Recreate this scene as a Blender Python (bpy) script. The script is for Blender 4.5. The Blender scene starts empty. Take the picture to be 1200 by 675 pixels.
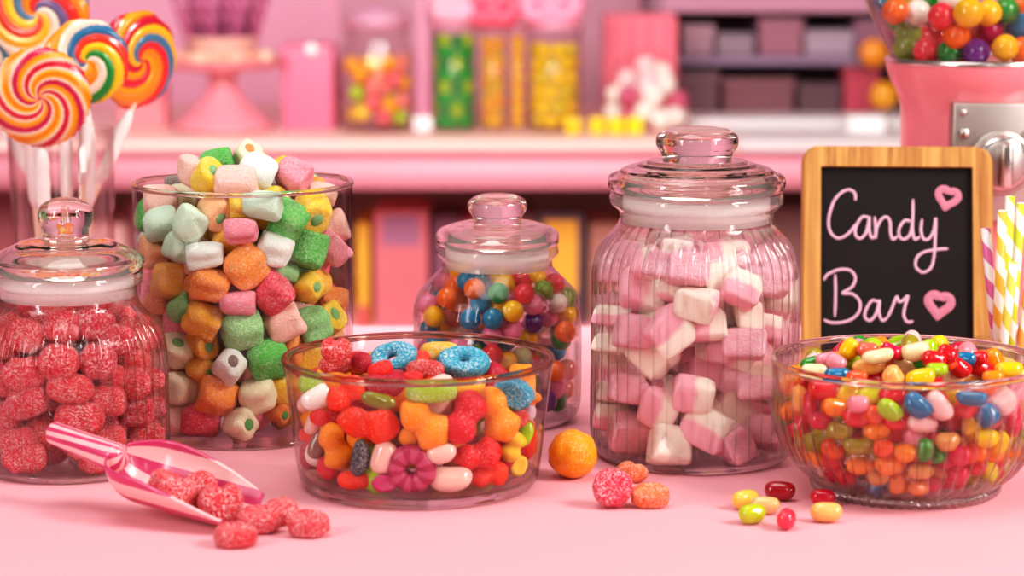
import bpy, bmesh, math, random
import numpy as np
from mathutils import Vector, Matrix, noise

random.seed(7)
PI = math.pi
sc = bpy.context.scene
COL = sc.collection

# ------------------------------------------------------------------ camera
F = 2780.0                      # focal length in pixels of the 1200x675 frame
TABLE = 0.75
EYE = Vector((0, 0, TABLE + 0.301))
PITCH = math.radians(8.82)
RIGHT = Vector((1, 0, 0))
FWD = Vector((0, math.cos(PITCH), -math.sin(PITCH)))
UP = Vector((0, math.sin(PITCH), math.cos(PITCH)))

cam_d = bpy.data.cameras.new('camera')
cam = bpy.data.objects.new('camera', cam_d)
COL.objects.link(cam)
cam.location = EYE
cam.rotation_euler = (PI / 2 - PITCH, 0, 0)
cam_d.sensor_width = 36
cam_d.lens = F / 1200 * 36
cam_d.clip_start = 0.05
cam_d.clip_end = 60
cam_d.dof.use_dof = True
cam_d.dof.focus_distance = 1.335
cam_d.dof.aperture_fstop = 7.2
sc.camera = cam


def ray(px, py):
    return (FWD + RIGHT * ((px - 600) / F) + UP * ((337.5 - py) / F)).normalized()


def at_z(px, py, z=TABLE):
    d = ray(px, py)
    return EYE + d * ((z - EYE.z) / d.z)


def at_y(px, py, y):
    d = ray(px, py)
    return EYE + d * (y / d.y)


def depth(p):
    return (Vector(p) - EYE).dot(FWD)


def project(p):
    v = Vector(p) - EYE
    z = v.dot(FWD)
    return 600 + F * v.x / z, 337.5 - F * v.dot(UP) / z, z


# ------------------------------------------------------------------ materials
def lin(c):
    if isinstance(c, str):
        c = [int(c[i:i + 2], 16) / 255 for i in (0, 2, 4)]
    return tuple((x / 12.92 if x <= 0.04045 else ((x + 0.055) / 1.055) ** 2.4) for x in c[:3]) + (1.0,)


MATS = {}


def new_mat(name):
    m = bpy.data.materials.new(name)
    m.use_nodes = True
    nt = m.node_tree
    nt.nodes.clear()
    out = nt.nodes.new('ShaderNodeOutputMaterial')
    return m, nt, out


def N(nt, t, **kw):
    n = nt.nodes.new(t)
    for k, v in kw.items():
        if k in n.inputs:
            n.inputs[k].default_value = v
        else:
            setattr(n, k, v)
    return n


def noise_bump(nt, bsdf, scale, strength, dist, coord='Object', detail=3):
    tc = N(nt, 'ShaderNodeTexCoord')
    nz = N(nt, 'ShaderNodeTexNoise', Scale=scale, Detail=detail, Roughness=0.6)
    nt.links.new(tc.outputs[coord], nz.inputs['Vector'])
    b = N(nt, 'ShaderNodeBump', Strength=strength, Distance=dist)
    nt.links.new(nz.outputs['Fac'], b.inputs['Height'])
    nt.links.new(b.outputs['Normal'], bsdf.inputs['Normal'])
    return tc, nz


def plain(name, col, rough=0.5, metal=0.0, var=0.06, nscale=8, bump=0.0, coat=0.0, spec=0.5):
    key = ('plain', name)
    if key in MATS:
        return MATS[key]
    m, nt, out = new_mat(name)
    p = N(nt, 'ShaderNodeBsdfPrincipled', Roughness=rough, Metallic=metal)
    p.inputs['Coat Weight'].default_value = coat
    p.inputs['Specular IOR Level'].default_value = spec
    c = lin(col)
    tc = N(nt, 'ShaderNodeTexCoord')
    nz = N(nt, 'ShaderNodeTexNoise', Scale=nscale, Detail=3.0)
    nt.links.new(tc.outputs['Object'], nz.inputs['Vector'])
    mix = N(nt, 'ShaderNodeMix', data_type='RGBA')
    mix.inputs['A'].default_value = tuple(x * (1 - var) for x in c[:3]) + (1,)
    mix.inputs['B'].default_value = tuple(min(1, x * (1 + var)) for x in c[:3]) + (1,)
    nt.links.new(nz.outputs['Fac'], mix.inputs['Factor'])
    nt.links.new(mix.outputs['Result'], p.inputs['Base Color'])
    if bump:
        b = N(nt, 'ShaderNodeBump', Strength=bump, Distance=0.002)
        nt.links.new(nz.outputs['Fac'], b.inputs['Height'])
        nt.links.new(b.outputs['Normal'], p.inputs['Normal'])
    nt.links.new(p.outputs[0], out.inputs[0])
    MATS[key] = m
    return m


def candy_mat(finish, col):
    """finish: gloss | bean | sugar | gummy | marsh | smooth"""
    key = (finish, col)
    if key in MATS:
        return MATS[key]
    m, nt, out = new_mat('%s_candy' % finish)
    c = lin(col)
    p = N(nt, 'ShaderNodeBsdfPrincipled')
    tc = N(nt, 'ShaderNodeTexCoord')
    oi = N(nt, 'ShaderNodeObjectInfo')
    off = N(nt, 'ShaderNodeVectorMath', operation='MULTIPLY_ADD')
    comb = N(nt, 'ShaderNodeCombineXYZ')
    for i in range(3):
        nt.links.new(oi.outputs['Random'], comb.inputs[i])
    off.inputs[1].default_value = (31, 17, 23)
    nt.links.new(comb.outputs[0], off.inputs[0])
    nt.links.new(tc.outputs['Object'], off.inputs[2])
    vec = off.outputs[0]
    sss = {'gloss': 0.0, 'bean': 0.25, 'sugar': 0.35, 'gummy': 0.3, 'marsh': 0.2, 'smooth': 0.3}[finish]
    p.inputs['Subsurface Weight'].default_value = sss
    p.inputs['Subsurface Scale'].default_value = 0.006
    p.inputs['Subsurface Radius'].default_value = (0.3 + c[0], 0.3 + c[1], 0.3 + c[2])
    p.inputs['Roughness'].default_value = {'gloss': 0.16, 'bean': 0.1, 'sugar': 0.55, 'gummy': 0.3, 'marsh': 0.75, 'smooth': 0.18}[finish]
    if finish in ('gloss', 'bean', 'smooth'):
        nz = N(nt, 'ShaderNodeTexNoise', Scale=2.2, Detail=4.0)
        nt.links.new(vec, nz.inputs['Vector'])
        mix = N(nt, 'ShaderNodeMix', data_type='RGBA')
        mix.inputs['A'].default_value = tuple(x * 0.82 for x in c[:3]) + (1,)
        mix.inputs['B'].default_value = tuple(min(1, x * 1.1) for x in c[:3]) + (1,)
        nt.links.new(nz.outputs['Fac'], mix.inputs['Factor'])
        nt.links.new(mix.outputs['Result'], p.inputs['Base Color'])
        b = N(nt, 'ShaderNodeBump', Strength=0.06, Distance=0.002)
        nt.links.new(nz.outputs['Fac'], b.inputs['Height'])
        nt.links.new(b.outputs['Normal'], p.inputs['Normal'])
        p.inputs['Coat Weight'].default_value = 0.35
        p.inputs['Coat Roughness'].default_value = 0.06
    else:
        p.inputs['Specular IOR Level'].default_value = 0.3
        sc_, lo, hi, whit, bst = {'sugar': (20.0, 0.50, 0.58, 0.95, 1.0), 'gummy': (26.0, 0.58, 0.64, 0.85, 0.4),
                                  'marsh': (15.0, 0.44, 0.62, 0.45, 1.0)}[finish]
        nz = N(nt, 'ShaderNodeTexNoise', Scale=sc_, Detail=3.0, Roughness=0.7)
        nt.links.new(vec, nz.inputs['Vector'])
        big = N(nt, 'ShaderNodeTexNoise', Scale=2.0, Detail=2.0)
        nt.links.new(vec, big.inputs['Vector'])
        mr = N(nt, 'ShaderNodeMapRange')
        mr.inputs['From Min'].default_value = lo
        mr.inputs['From Max'].default_value = hi
        nt.links.new(nz.outputs['Fac'], mr.inputs['Value'])
        mul = N(nt, 'ShaderNodeMath', operation='MULTIPLY')
        mul.use_clamp = True
        mr2 = N(nt, 'ShaderNodeMapRange')
        mr2.inputs['From Min'].default_value = 0.3
        mr2.inputs['From Max'].default_value = 0.65
        mr2.inputs['To Min'].default_value = (0.08 if finish == 'gummy' else 0.25) * whit
        mr2.inputs['To Max'].default_value = whit
        nt.links.new(big.outputs['Fac'], mr2.inputs['Value'])
        nt.links.new(mr.outputs[0], mul.inputs[0])
        nt.links.new(mr2.outputs[0], mul.inputs[1])
        mix = N(nt, 'ShaderNodeMix', data_type='RGBA')
        mix.inputs['A'].default_value = c
        mix.inputs['B'].default_value = tuple(0.3 * x + 0.69 for x in c[:3]) + (1,)
        nt.links.new(mul.outputs[0], mix.inputs['Factor'])
        nt.links.new(mix.outputs['Result'], p.inputs['Base Color'])
        b = N(nt, 'ShaderNodeBump', Strength=bst, Distance=0.0012)
        nt.links.new(nz.outputs['Fac'], b.inputs['Height'])
        nt.links.new(b.outputs['Normal'], p.inputs['Normal'])
    nt.links.new(p.outputs[0], out.inputs[0])
    MATS[key] = m
    return m


def twotone_mat(ca, cb, axis=0, pos=0.0, soft=0.06, wob=0.12):
    key = ('two', ca, cb, axis, pos)
    if key in MATS:
        return MATS[key]
    m, nt, out = new_mat('two_tone_marshmallow')
    p = N(nt, 'ShaderNodeBsdfPrincipled', Roughness=0.75)
    p.inputs['Subsurface Weight'].default_value = 0.3
    p.inputs['Subsurface Scale'].default_value = 0.006
    p.inputs['Subsurface Radius'].default_value = (1, 0.7, 0.7)
    tc = N(nt, 'ShaderNodeTexCoord')
    sep = N(nt, 'ShaderNodeSeparateXYZ')
    nt.links.new(tc.outputs['Object'], sep.inputs[0])
    nz = N(nt, 'ShaderNodeTexNoise', Scale=3.0, Detail=2.0)
    nt.links.new(tc.outputs['Object'], nz.inputs['Vector'])
    ma = N(nt, 'ShaderNodeMath', operation='MULTIPLY_ADD')
    ma.inputs[1].default_value = wob * 2
    nt.links.new(nz.outputs['Fac'], ma.inputs[0])
    nt.links.new(sep.outputs[axis], ma.inputs[2])
    mr = N(nt, 'ShaderNodeMapRange')
    mr.inputs['From Min'].default_value = pos + wob - soft
    mr.inputs['From Max'].default_value = pos + wob + soft
    nt.links.new(ma.outputs[0], mr.inputs['Value'])
    mix = N(nt, 'ShaderNodeMix', data_type='RGBA')
    mix.inputs['A'].default_value = lin(ca)
    mix.inputs['B'].default_value = lin(cb)
    nt.links.new(mr.outputs[0], mix.inputs['Factor'])
    nt.links.new(mix.outputs['Result'], p.inputs['Base Color'])
    n2 = N(nt, 'ShaderNodeTexNoise', Scale=14.0, Detail=3.0)
    nt.links.new(tc.outputs['Object'], n2.inputs['Vector'])
    b = N(nt, 'ShaderNodeBump', Strength=0.3, Distance=0.001)
    nt.links.new(n2.outputs['Fac'], b.inputs['Height'])
    nt.links.new(b.outputs['Normal'], p.inputs['Normal'])
    nt.links.new(p.outputs[0], out.inputs[0])
    MATS[key] = m
    return m


def glass_wall(name, refr=0.0, tint=(0.62, 0.52, 0.5), ior=1.3, base=(0.985, 0.975, 0.97), refl=0.85, tpow=3.0, r0=0.022, rpow=4.0):
    """A thin clear pane: mostly straight see-through, mirror-like towards the edges, a share of refraction in ribs."""
    m, nt, out = new_mat(name)
    lw = N(nt, 'ShaderNodeLayerWeight', Blend=0.5)
    pw = N(nt, 'ShaderNodeMath', operation='POWER')
    pw.inputs[1].default_value = rpow
    nt.links.new(lw.outputs['Facing'], pw.inputs[0])
    ma = N(nt, 'ShaderNodeMath', operation='MULTIPLY_ADD')
    ma.inputs[1].default_value = refl
    ma.inputs[2].default_value = r0
    ma.use_clamp = True
    nt.links.new(pw.outputs[0], ma.inputs[0])
    pw2 = N(nt, 'ShaderNodeMath', operation='POWER')
    pw2.inputs[1].default_value = tpow
    nt.links.new(lw.outputs['Facing'], pw2.inputs[0])
    mix = N(nt, 'ShaderNodeMix', data_type='RGBA')
    mix.inputs['A'].default_value = base + (1,)
    mix.inputs['B'].default_value = tint + (1,)  # darkness put into the edge colour, in place of refracted dark surroundings
    nt.links.new(pw2.outputs[0], mix.inputs['Factor'])
    tr = N(nt, 'ShaderNodeBsdfTransparent')
    nt.links.new(mix.outputs['Result'], tr.inputs['Color'])
    body = tr
    if refr > 0:
        rf = N(nt, 'ShaderNodeBsdfRefraction', Roughness=0.0, IOR=ior)
        nt.links.new(mix.outputs['Result'], rf.inputs['Color'])
        mx = N(nt, 'ShaderNodeMixShader')
        mx.inputs[0].default_value = refr
        nt.links.new(tr.outputs[0], mx.inputs[1])
        nt.links.new(rf.outputs[0], mx.inputs[2])
        body = mx
    gl = N(nt, 'ShaderNodeBsdfGlossy', Roughness=0.03)
    ms = N(nt, 'ShaderNodeMixShader')
    nt.links.new(ma.outputs[0], ms.inputs[0])
    nt.links.new(body.outputs[0], ms.inputs[1])
    nt.links.new(gl.outputs[0], ms.inputs[2])
    nt.links.new(ms.outputs[0], out.inputs[0])
    return m


def solid_glass(name, ior=1.45, col=(0.98, 0.97, 0.965)):
    m, nt, out = new_mat(name)
    g = N(nt, 'ShaderNodeBsdfGlass', Roughness=0.0, IOR=ior)
    g.inputs['Color'].default_value = col + (1,)
    nt.links.new(g.outputs[0], out.inputs[0])
    return m


def attr_mat(name, rough=0.25, coat=0.3, sss=0.0):
    m, nt, out = new_mat(name)
    p = N(nt, 'ShaderNodeBsdfPrincipled', Roughness=rough)
    p.inputs['Coat Weight'].default_value = coat
    p.inputs['Subsurface Weight'].default_value = sss
    p.inputs['Subsurface Scale'].default_value = 0.003
    a = N(nt, 'ShaderNodeAttribute', attribute_name='tone')
    nt.links.new(a.outputs['Color'], p.inputs['Base Color'])
    nt.links.new(p.outputs[0], out.inputs[0])
    return m


def stripe_mat(name, ca, cb, count, axis='angle', twist=0.0, rough=0.35, frac=0.5):
    """Stripes by the angle around local Z, twisted along Z."""
    m, nt, out = new_mat(name)
    p = N(nt, 'ShaderNodeBsdfPrincipled', Roughness=rough)
    p.inputs['Coat Weight'].default_value = 0.2
    tc = N(nt, 'ShaderNodeTexCoord')
    sep = N(nt, 'ShaderNodeSeparateXYZ')
    nt.links.new(tc.outputs['Object'], sep.inputs[0])
    at = N(nt, 'ShaderNodeMath', operation='ARCTAN2')
    nt.links.new(sep.outputs[1], at.inputs[0])
    nt.links.new(sep.outputs[0], at.inputs[1])
    sc1 = N(nt, 'ShaderNodeMath', operation='MULTIPLY')
    sc1.inputs[1].default_value = count / (2 * PI)
    nt.links.new(at.outputs[0], sc1.inputs[0])
    ad = N(nt, 'ShaderNodeMath', operation='MULTIPLY_ADD')
    ad.inputs[1].default_value = twist
    nt.links.new(sep.outputs[2], ad.inputs[0])
    nt.links.new(sc1.outputs[0], ad.inputs[2])
    fr = N(nt, 'ShaderNodeMath', operation='FRACT')
    nt.links.new(ad.outputs[0], fr.inputs[0])
    gt = N(nt, 'ShaderNodeMath', operation='GREATER_THAN')
    gt.inputs[1].default_value = frac
    nt.links.new(fr.outputs[0], gt.inputs[0])
    mix = N(nt, 'ShaderNodeMix', data_type='RGBA')
    mix.inputs['A'].default_value = lin(ca)
    mix.inputs['B'].default_value = lin(cb)
    nt.links.new(gt.outputs[0], mix.inputs['Factor'])
    nt.links.new(mix.outputs['Result'], p.inputs['Base Color'])
    nt.links.new(p.outputs[0], out.inputs[0])
    return m


def wood_mat(name, ca, cb):
    m, nt, out = new_mat(name)
    p = N(nt, 'ShaderNodeBsdfPrincipled', Roughness=0.5)
    tc = N(nt, 'ShaderNodeTexCoord')
    mp = N(nt, 'ShaderNodeMapping')
    mp.inputs['Scale'].default_value = (160, 160, 9)
    nt.links.new(tc.outputs['Object'], mp.inputs[0])
    nz = N(nt, 'ShaderNodeTexNoise', Scale=1.0, Detail=4.0, Roughness=0.6, Distortion=0.6)
    nt.links.new(mp.outputs[0], nz.inputs['Vector'])
    rp = N(nt, 'ShaderNodeValToRGB')
    rp.color_ramp.elements[0].position = 0.35
    rp.color_ramp.elements[1].position = 0.65
    rp.color_ramp.elements[0].color = lin(ca)
    rp.color_ramp.elements[1].color = lin(cb)
    nt.links.new(nz.outputs['Fac'], rp.inputs[0])
    nt.links.new(rp.outputs[0], p.inputs['Base Color'])
    b = N(nt, 'ShaderNodeBump', Strength=0.15, Distance=0.001)
    nt.links.new(nz.outputs['Fac'], b.inputs['Height'])
    nt.links.new(b.outputs['Normal'], p.inputs['Normal'])
    nt.links.new(p.outputs[0], out.inputs[0])
    return m


# ------------------------------------------------------------------ object helpers
def tag(o, label=None, cat=None, group=None, kind=None):
    if label:
        o['label'] = label
    if cat:
        o['category'] = cat
    if group:
        o['group'] = group
    if kind:
        o['kind'] = kind
    return o


def empty(name, loc, label, cat, group=None, rot=(0, 0, 0)):
    o = bpy.data.objects.new(name, None)
    COL.objects.link(o)
    o.empty_display_size = 0.02
    o.location = loc
    o.rotation_euler = rot
    return tag(o, label, cat, group)


def link(name, me, mat=None, parent=None, smooth=True):
    if isinstance(me, bmesh.types.BMesh):
        b = me
        me = bpy.data.meshes.new(name)
        b.to_mesh(me)
        b.free()
    if smooth:
        me.polygons.foreach_set('use_smooth', [True] * len(me.polygons))
    if mat is not None and len(me.materials) == 0:
        me.materials.append(mat)
    o = bpy.data.objects.new(name, me)
    COL.objects.link(o)
    if parent is not None:
        o.parent = parent
    return o


def box(x0, x1, y0, y1, z0, z1, bev=0.0, bm=None):
    own = bmesh.new()
    r = bmesh.ops.create_cube(own, size=1.0)
    for v in own.verts:
        v.co = Vector(((x0 + x1) / 2 + v.co.x * (x1 - x0), (y0 + y1) / 2 + v.co.y * (y1 - y0), (z0 + z1) / 2 + v.co.z * (z1 - z0)))
    if bev:
        bmesh.ops.bevel(own, geom=own.edges[:], offset=bev, segments=3, profile=0.5, affect='EDGES')
    if bm is not None:
        t = bpy.data.meshes.new('t')
        own.to_mesh(t)
        own.free()
        bm.from_mesh(t)
        bpy.data.meshes.remove(t)
        return bm
    return own


def lathe(profile, seg=96, rad=None, closed=True):
    """profile: list of (r, z); closed joins last to first. rad(r, z, theta) may modulate the radius."""
    bm = bmesh.new()
    rings = []
    for i, (r, z) in enumerate(profile):
        if r < 1e-6:
            rings.append([bm.verts.new((0, 0, z))])
        else:
            ring = []
            for k in range(seg):
                t = 2 * PI * k / seg
                rr = rad(r, z, t, i) if rad else r
                ring.append(bm.verts.new((rr * math.cos(t), rr * math.sin(t), z)))
            rings.append(ring)
    n = len(rings)
    for i in range(n if closed else n - 1):
        a, b = rings[i], rings[(i + 1) % n]
        if len(a) == 1 and len(b) == 1:
            continue
        for k in range(seg):
            k2 = (k + 1) % seg
            if len(a) == 1:
                bm.faces.new((a[0], b[k2], b[k]))
            elif len(b) == 1:
                bm.faces.new((a[k], a[k2], b[0]))
            else:
                bm.faces.new((a[k], a[k2], b[k2], b[k]))
    bmesh.ops.recalc_face_normals(bm, faces=bm.faces[:])
    return bm


def smooth_profile(pts, sub=5):
    """Catmull-Rom through (r, z) points."""
    out = []
    n = len(pts)
    for i in range(n - 1):
        p0 = pts[max(0, i - 1)]
        p1, p2 = pts[i], pts[i + 1]
        p3 = pts[min(n - 1, i + 2)]
        for s in range(sub):
            t = s / sub
            q = []
            for a in range(2):
                q.append(0.5 * (2 * p1[a] + (-p0[a] + p2[a]) * t + (2 * p0[a] - 5 * p1[a] + 4 * p2[a] - p3[a]) * t * t
                                + (-p0[a] + 3 * p1[a] - 3 * p2[a] + p3[a]) * t ** 3))
            out.append((max(0.0, q[0]), q[1]))
    out.append(pts[-1])
    return out


def tube(bm, pts, r, seg=12, taper=None, cap=True):
    pts = [Vector(p) for p in pts]
    rings = []
    ref = None
    for i, p in enumerate(pts):
        t = (pts[min(i + 1, len(pts) - 1)] - pts[max(i - 1, 0)]).normalized()
        if ref is None:
            ref = t.orthogonal().normalized()
        ref = (ref - t * ref.dot(t)).normalized()
        b = t.cross(ref)
        rr = r if taper is None else r * taper[i]
        rings.append([bm.verts.new(p + (ref * math.cos(2 * PI * k / seg) + b * math.sin(2 * PI * k / seg)) * rr) for k in range(seg)])
    for a, b in zip(rings, rings[1:]):
        for k in range(seg):
            bm.faces.new((a[k], a[(k + 1) % seg], b[(k + 1) % seg], b[k]))
    if cap:
        bm.faces.new(rings[0][::-1])
        bm.faces.new(rings[-1])
    return bm


def stick_mesh(length, r, seg=14):
    bm = bmesh.new()
    tube(bm, [(0, 0, 0), (0, 0, length)], r, seg)
    return bm


def set_tone(me, fn):
    a = me.color_attributes.new('tone', 'FLOAT_COLOR', 'POINT')
    for i, v in enumerate(me.vertices):
        a.data[i].color = fn(v.co)


def axis_profile(cx, base_y, pts):
    """pixel silhouette points (y, r) of a turned thing whose base centre stands at pixel (cx, base_y) -> base point, [(r, z)]"""
    B = at_z(cx, base_y)
    out = []
    for (y, r) in pts:
        P = at_y(cx, y, B.y)
        out.append((r * depth(P) / F, P.z - TABLE))
    return B, out


# ------------------------------------------------------------------ candy shapes, all one unit across
SHAPES = {}


def ico(sub=4):
    bm = bmesh.new()
    bmesh.ops.create_icosphere(bm, subdivisions=sub, radius=0.5)
    return bm


def shape(kind, var=0):
    key = (kind, var)
    if key in SHAPES:
        return SHAPES[key]
    rs = random.Random(hash((len(kind), kind[0], var)) & 0xffff if False else 100 * len(kind) + ord(kind[0]) + 17 * var)
    o = Vector((rs.uniform(-9, 9), rs.uniform(-9, 9), rs.uniform(-9, 9)))

    def wob(co, amp, sc_):
        return 1 + amp * noise.noise(co * sc_ + o)
    if kind == 'ball':
        bm = ico(4)
        for v in bm.verts:
            v.co *= wob(v.co, 0.03, 3)
    elif kind == 'rough_ball':
        bm = ico(5)
        for v in bm.verts:
            v.co *= 1 + 0.05 * noise.noise(v.co * 5 + o) + 0.035 * abs(noise.noise(v.co * 11 + o))
    elif kind == 'bean':
        bm = ico(4)
        for v in bm.verts:
            x, y, z = v.co
            k = 1 - 0.10 * math.cos(2 * PI * x) * (0.5 + (0.5 if var % 2 else 0.2))
            y2 = y * k + 0.55 * x * x * (0.6 + 0.4 * (var % 3) / 2) - 0.06
            v.co = Vector((x, y2, z * k)) * wob(v.co, 0.06, 2.5)
    elif kind == 'peanut':
        bm = ico(4)
        for v in bm.verts:
            x, y, z = v.co
            w = 1 - 0.30 * math.exp(-((x - 0.02) / 0.13) ** 2) + 0.12 * math.exp(-((abs(x) - 0.27) / 0.15) ** 2)
            sq = 1.0 if var % 2 else (1.12 if x > 0 else 0.9)
            v.co = Vector((x, y * w * sq, z * (0.9 * w + 0.1))) * wob(v.co, 0.09, 3)
    elif kind == 'slab':
        bm = ico(4)
        for v in bm.verts:
            c = v.co * 2
            e = 0.6
            q = Vector([math.copysign(abs(t) ** e, t) for t in c])
            v.co = q * 0.5 * wob(v.co, 0.08, 2.5)
    elif kind == 'puck':
        bm = ico(4)
        for v in bm.verts:
            x, y, z = v.co * 2
            r = math.hypot(x, y)
            zz = math.copysign(abs(z) ** 0.55, z) * (1 - 0.30 * math.exp(-(r / 0.42) ** 2))
            k = (1 - abs(z) ** 3.0) ** 0.0
            th = math.atan2(y, x)
            lob = 1 - 0.07 * math.exp(-((abs(th) - PI / 2) / 0.35) ** 2) * (1 if var % 2 else 0.4)
            rr = r ** 0.6 if r > 0 else 0
            v.co = Vector((rr * math.cos(th) * lob, rr * math.sin(th) * lob, zz)) * 0.5 * wob(v.co, 0.09, 4)
    elif kind == 'lobed':          # a plump two-lobed sweet with a waist groove
        bm = ico(4)
        for v in bm.verts:
            x, y, z = v.co * 2
            c = Vector([math.copysign(abs(t) ** 0.86, t) for t in (x, y, z)])
            g = 1 - (0.13 if var % 2 else 0.05) * math.exp(-(x / 0.22) ** 2)
            v.co = Vector((c.x, c.y * g, c.z * g)) * 0.52 * wob(v.co, 0.08, 4)
    elif kind == 'heart':
        bm = ico(4)
        for v in bm.verts:
            x, y, z = v.co * 2
            r = math.hypot(x, y)
            th = math.atan2(y, x)
            dip = 1 - 0.42 * math.exp(-(((th - PI / 2 + PI) % (2 * PI) - PI) / 0.36) ** 2)
            tip = 1 + 0.10 * math.exp(-(((th + PI / 2 + PI) % (2 * PI) - PI) / 0.5) ** 2)
            rr = (r ** 0.75 if r > 0 else 0) * dip * tip
            v.co = Vector((rr * math.cos(th), rr * math.sin(th), math.copysign(abs(z) ** 0.7, z))) * 0.5 * wob(v.co, 0.06, 4)
    elif kind in ('ring', 'gear'):
        bm = bmesh.new()
        n, m_ = 64, 24
        hole = 0.36 if kind == 'ring' else 0.40
        vs = []
        for i in range(n):
            a = 2 * PI * i / n
            row = []
            for j in range(m_):
                b = 2 * PI * j / m_
                r = 0.5 * ((1 + hole * 0.5) / 2 + (1 - hole * 0.5) / 2 * math.copysign(abs(math.cos(b)) ** 0.8, math.cos(b)))
                if kind == 'gear':
                    r *= 1 - 0.02 * math.cos(9 * a)
                p = Vector((r * math.cos(a), r * math.sin(a), 0.5 * math.copysign(abs(math.sin(b)) ** 0.8, math.sin(b))))
                row.append(bm.verts.new(p * wob(p, 0.08 if kind == 'ring' else 0.03, 4)))
            vs.append(row)
        for i in range(n):
            for j in range(m_):
                bm.faces.new((vs[i][j], vs[(i + 1) % n][j], vs[(i + 1) % n][(j + 1) % m_], vs[i][(j + 1) % m_]))
        bmesh.ops.recalc_face_normals(bm, faces=bm.faces[:])
    elif kind == 'marsh':           # soft drum or block with flattened sides
        bm = ico(4)
        for v in bm.verts:
            x, y, z = v.co * 2
            e = (0.55, 0.62, 0.48, 0.7)[var % 4]
            th = math.atan2(y, z)
            r = math.hypot(y, z) ** e
            sq = 1 + (0.10 if var % 2 else 0.04) * math.cos((4 if var % 2 else 3) * th)
            tap = 1 + (0.16, -0.12, 0.05, 0.2)[var % 4] * x
            xx = math.copysign(abs(x) ** e, x)
            xx -= math.copysign(0.10 * math.exp(-(math.hypot(y, z) / 0.4) ** 2), x) if abs(x) > 0.3 else 0
            v.co = Vector((xx, r * math.sin(th) * sq * tap, r * math.cos(th) * sq * tap)) * 0.5 * wob(v.co, 0.16, 2.6)
    elif kind == 'cube':
        bm = ico(4)
        for v in bm.verts:
            e = (0.34, 0.42, 0.38)[var % 3]
            q = Vector([math.copysign(abs(t) ** e, t) for t in v.co * 2])
            tw = (0.0, 0.5, -0.35)[var % 3] * q.x * 0.5
            y, z = q.y, q.z
            q.y, q.z = y * math.cos(tw) - z * math.sin(tw), y * math.sin(tw) + z * math.cos(tw)
            q.x *= 1 + 0.08 * q.y * (var % 2)
            v.co = q * 0.46 * wob(v.co, 0.10, 2.4)
    me = bpy.data.meshes.new(kind)
    bm.to_mesh(me)
    bm.free()
    me.polygons.foreach_set('use_smooth', [True] * len(me.polygons))
    SHAPES[key] = me
    return me


COLOURED = {}


def coloured(kind, var, mat):
    key = (kind, var, mat.name)
    if key not in COLOURED:
        me = shape(kind, var).copy()
        me.materials.clear()
        me.materials.append(mat)
        COLOURED[key] = me
    return COLOURED[key]


def cam_rot(rot=0.0, tilt=0.0, yaw=0.0):
    """Local X lies in the picture plane at ROT degrees, local Z faces the eye, then TILT about local X and YAW about local Y."""
    a = math.radians(rot)
    bx = RIGHT * math.cos(a) + UP * math.sin(a)
    by = -RIGHT * math.sin(a) + UP * math.cos(a)
    bz = bx.cross(by)
    m = Matrix((bx, by, bz)).transposed()
    return m @ Matrix.Rotation(math.radians(tilt), 3, 'X') @ Matrix.Rotation(math.radians(yaw), 3, 'Y')


def candy_obj(name, kind, var, mat, pos, rot, size):
    o = bpy.data.objects.new(name, coloured(kind, var, mat))
    COL.objects.link(o)
    o.matrix_world = Matrix.Translation(pos) @ rot.to_4x4() @ Matrix.Diagonal(Vector(size).to_4d())
    return o

# ================================================================== the setting
M_TABLE = plain('pink_tabletop', 'EEA2AB', rough=0.6, var=0.015, nscale=3, spec=.25)
M_PINKWALL = plain('pink_wall', 'F9AAC4', rough=0.8, var=0.03)
M_COUNTER = plain('pink_counter', 'E796A4', rough=0.5, var=0.03)
M_COUNTER_TOP = plain('pale_counter_top', 'F2C2B8', rough=0.4, var=0.03)
M_COUNTER_GREY = plain('pale_grey_counter_top', 'D9CBCB', rough=0.4, var=0.03)
M_NICHE = plain('dusty_brown_back', 'C79A8C', rough=0.8, var=0.08)
M_FLOOR = plain('floor_tone', 'C98F92', rough=0.6, var=0.05)

WALL_Y = 4.45
tag(link('floor', box(-3, 3, -1.2, WALL_Y, -0.05, 0), M_FLOOR, smooth=False), kind='structure')
tag(link('wall_back', box(-3, 3, WALL_Y, WALL_Y + 0.1, 0, 2.6), M_PINKWALL, smooth=False), kind='structure')

tag(link('trim_1', box(at_y(398, 0, WALL_Y).x, 3, WALL_Y - .012, WALL_Y, 0.4, 2.2), plain('dusty_mauve_panel', 'D79AAC', rough=.7, var=.08, nscale=5), smooth=False), kind='structure')
# pink table
t = empty('table', (0, 1.2, 0), 'pale pink table carrying all the sweet jars and bowls', 'table')
link('tabletop', box(-0.95, 0.95, -0.46, 0.56, TABLE - 0.035, TABLE, 0.006), M_TABLE, t)
for sx in (-0.88, 0.88):
    for sy in (-0.39, 0.49):
        link('leg', box(sx - 0.03, sx + 0.03, sy - 0.03, sy + 0.03, 0, TABLE - 0.035, 0.004), M_TABLE, t)

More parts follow.
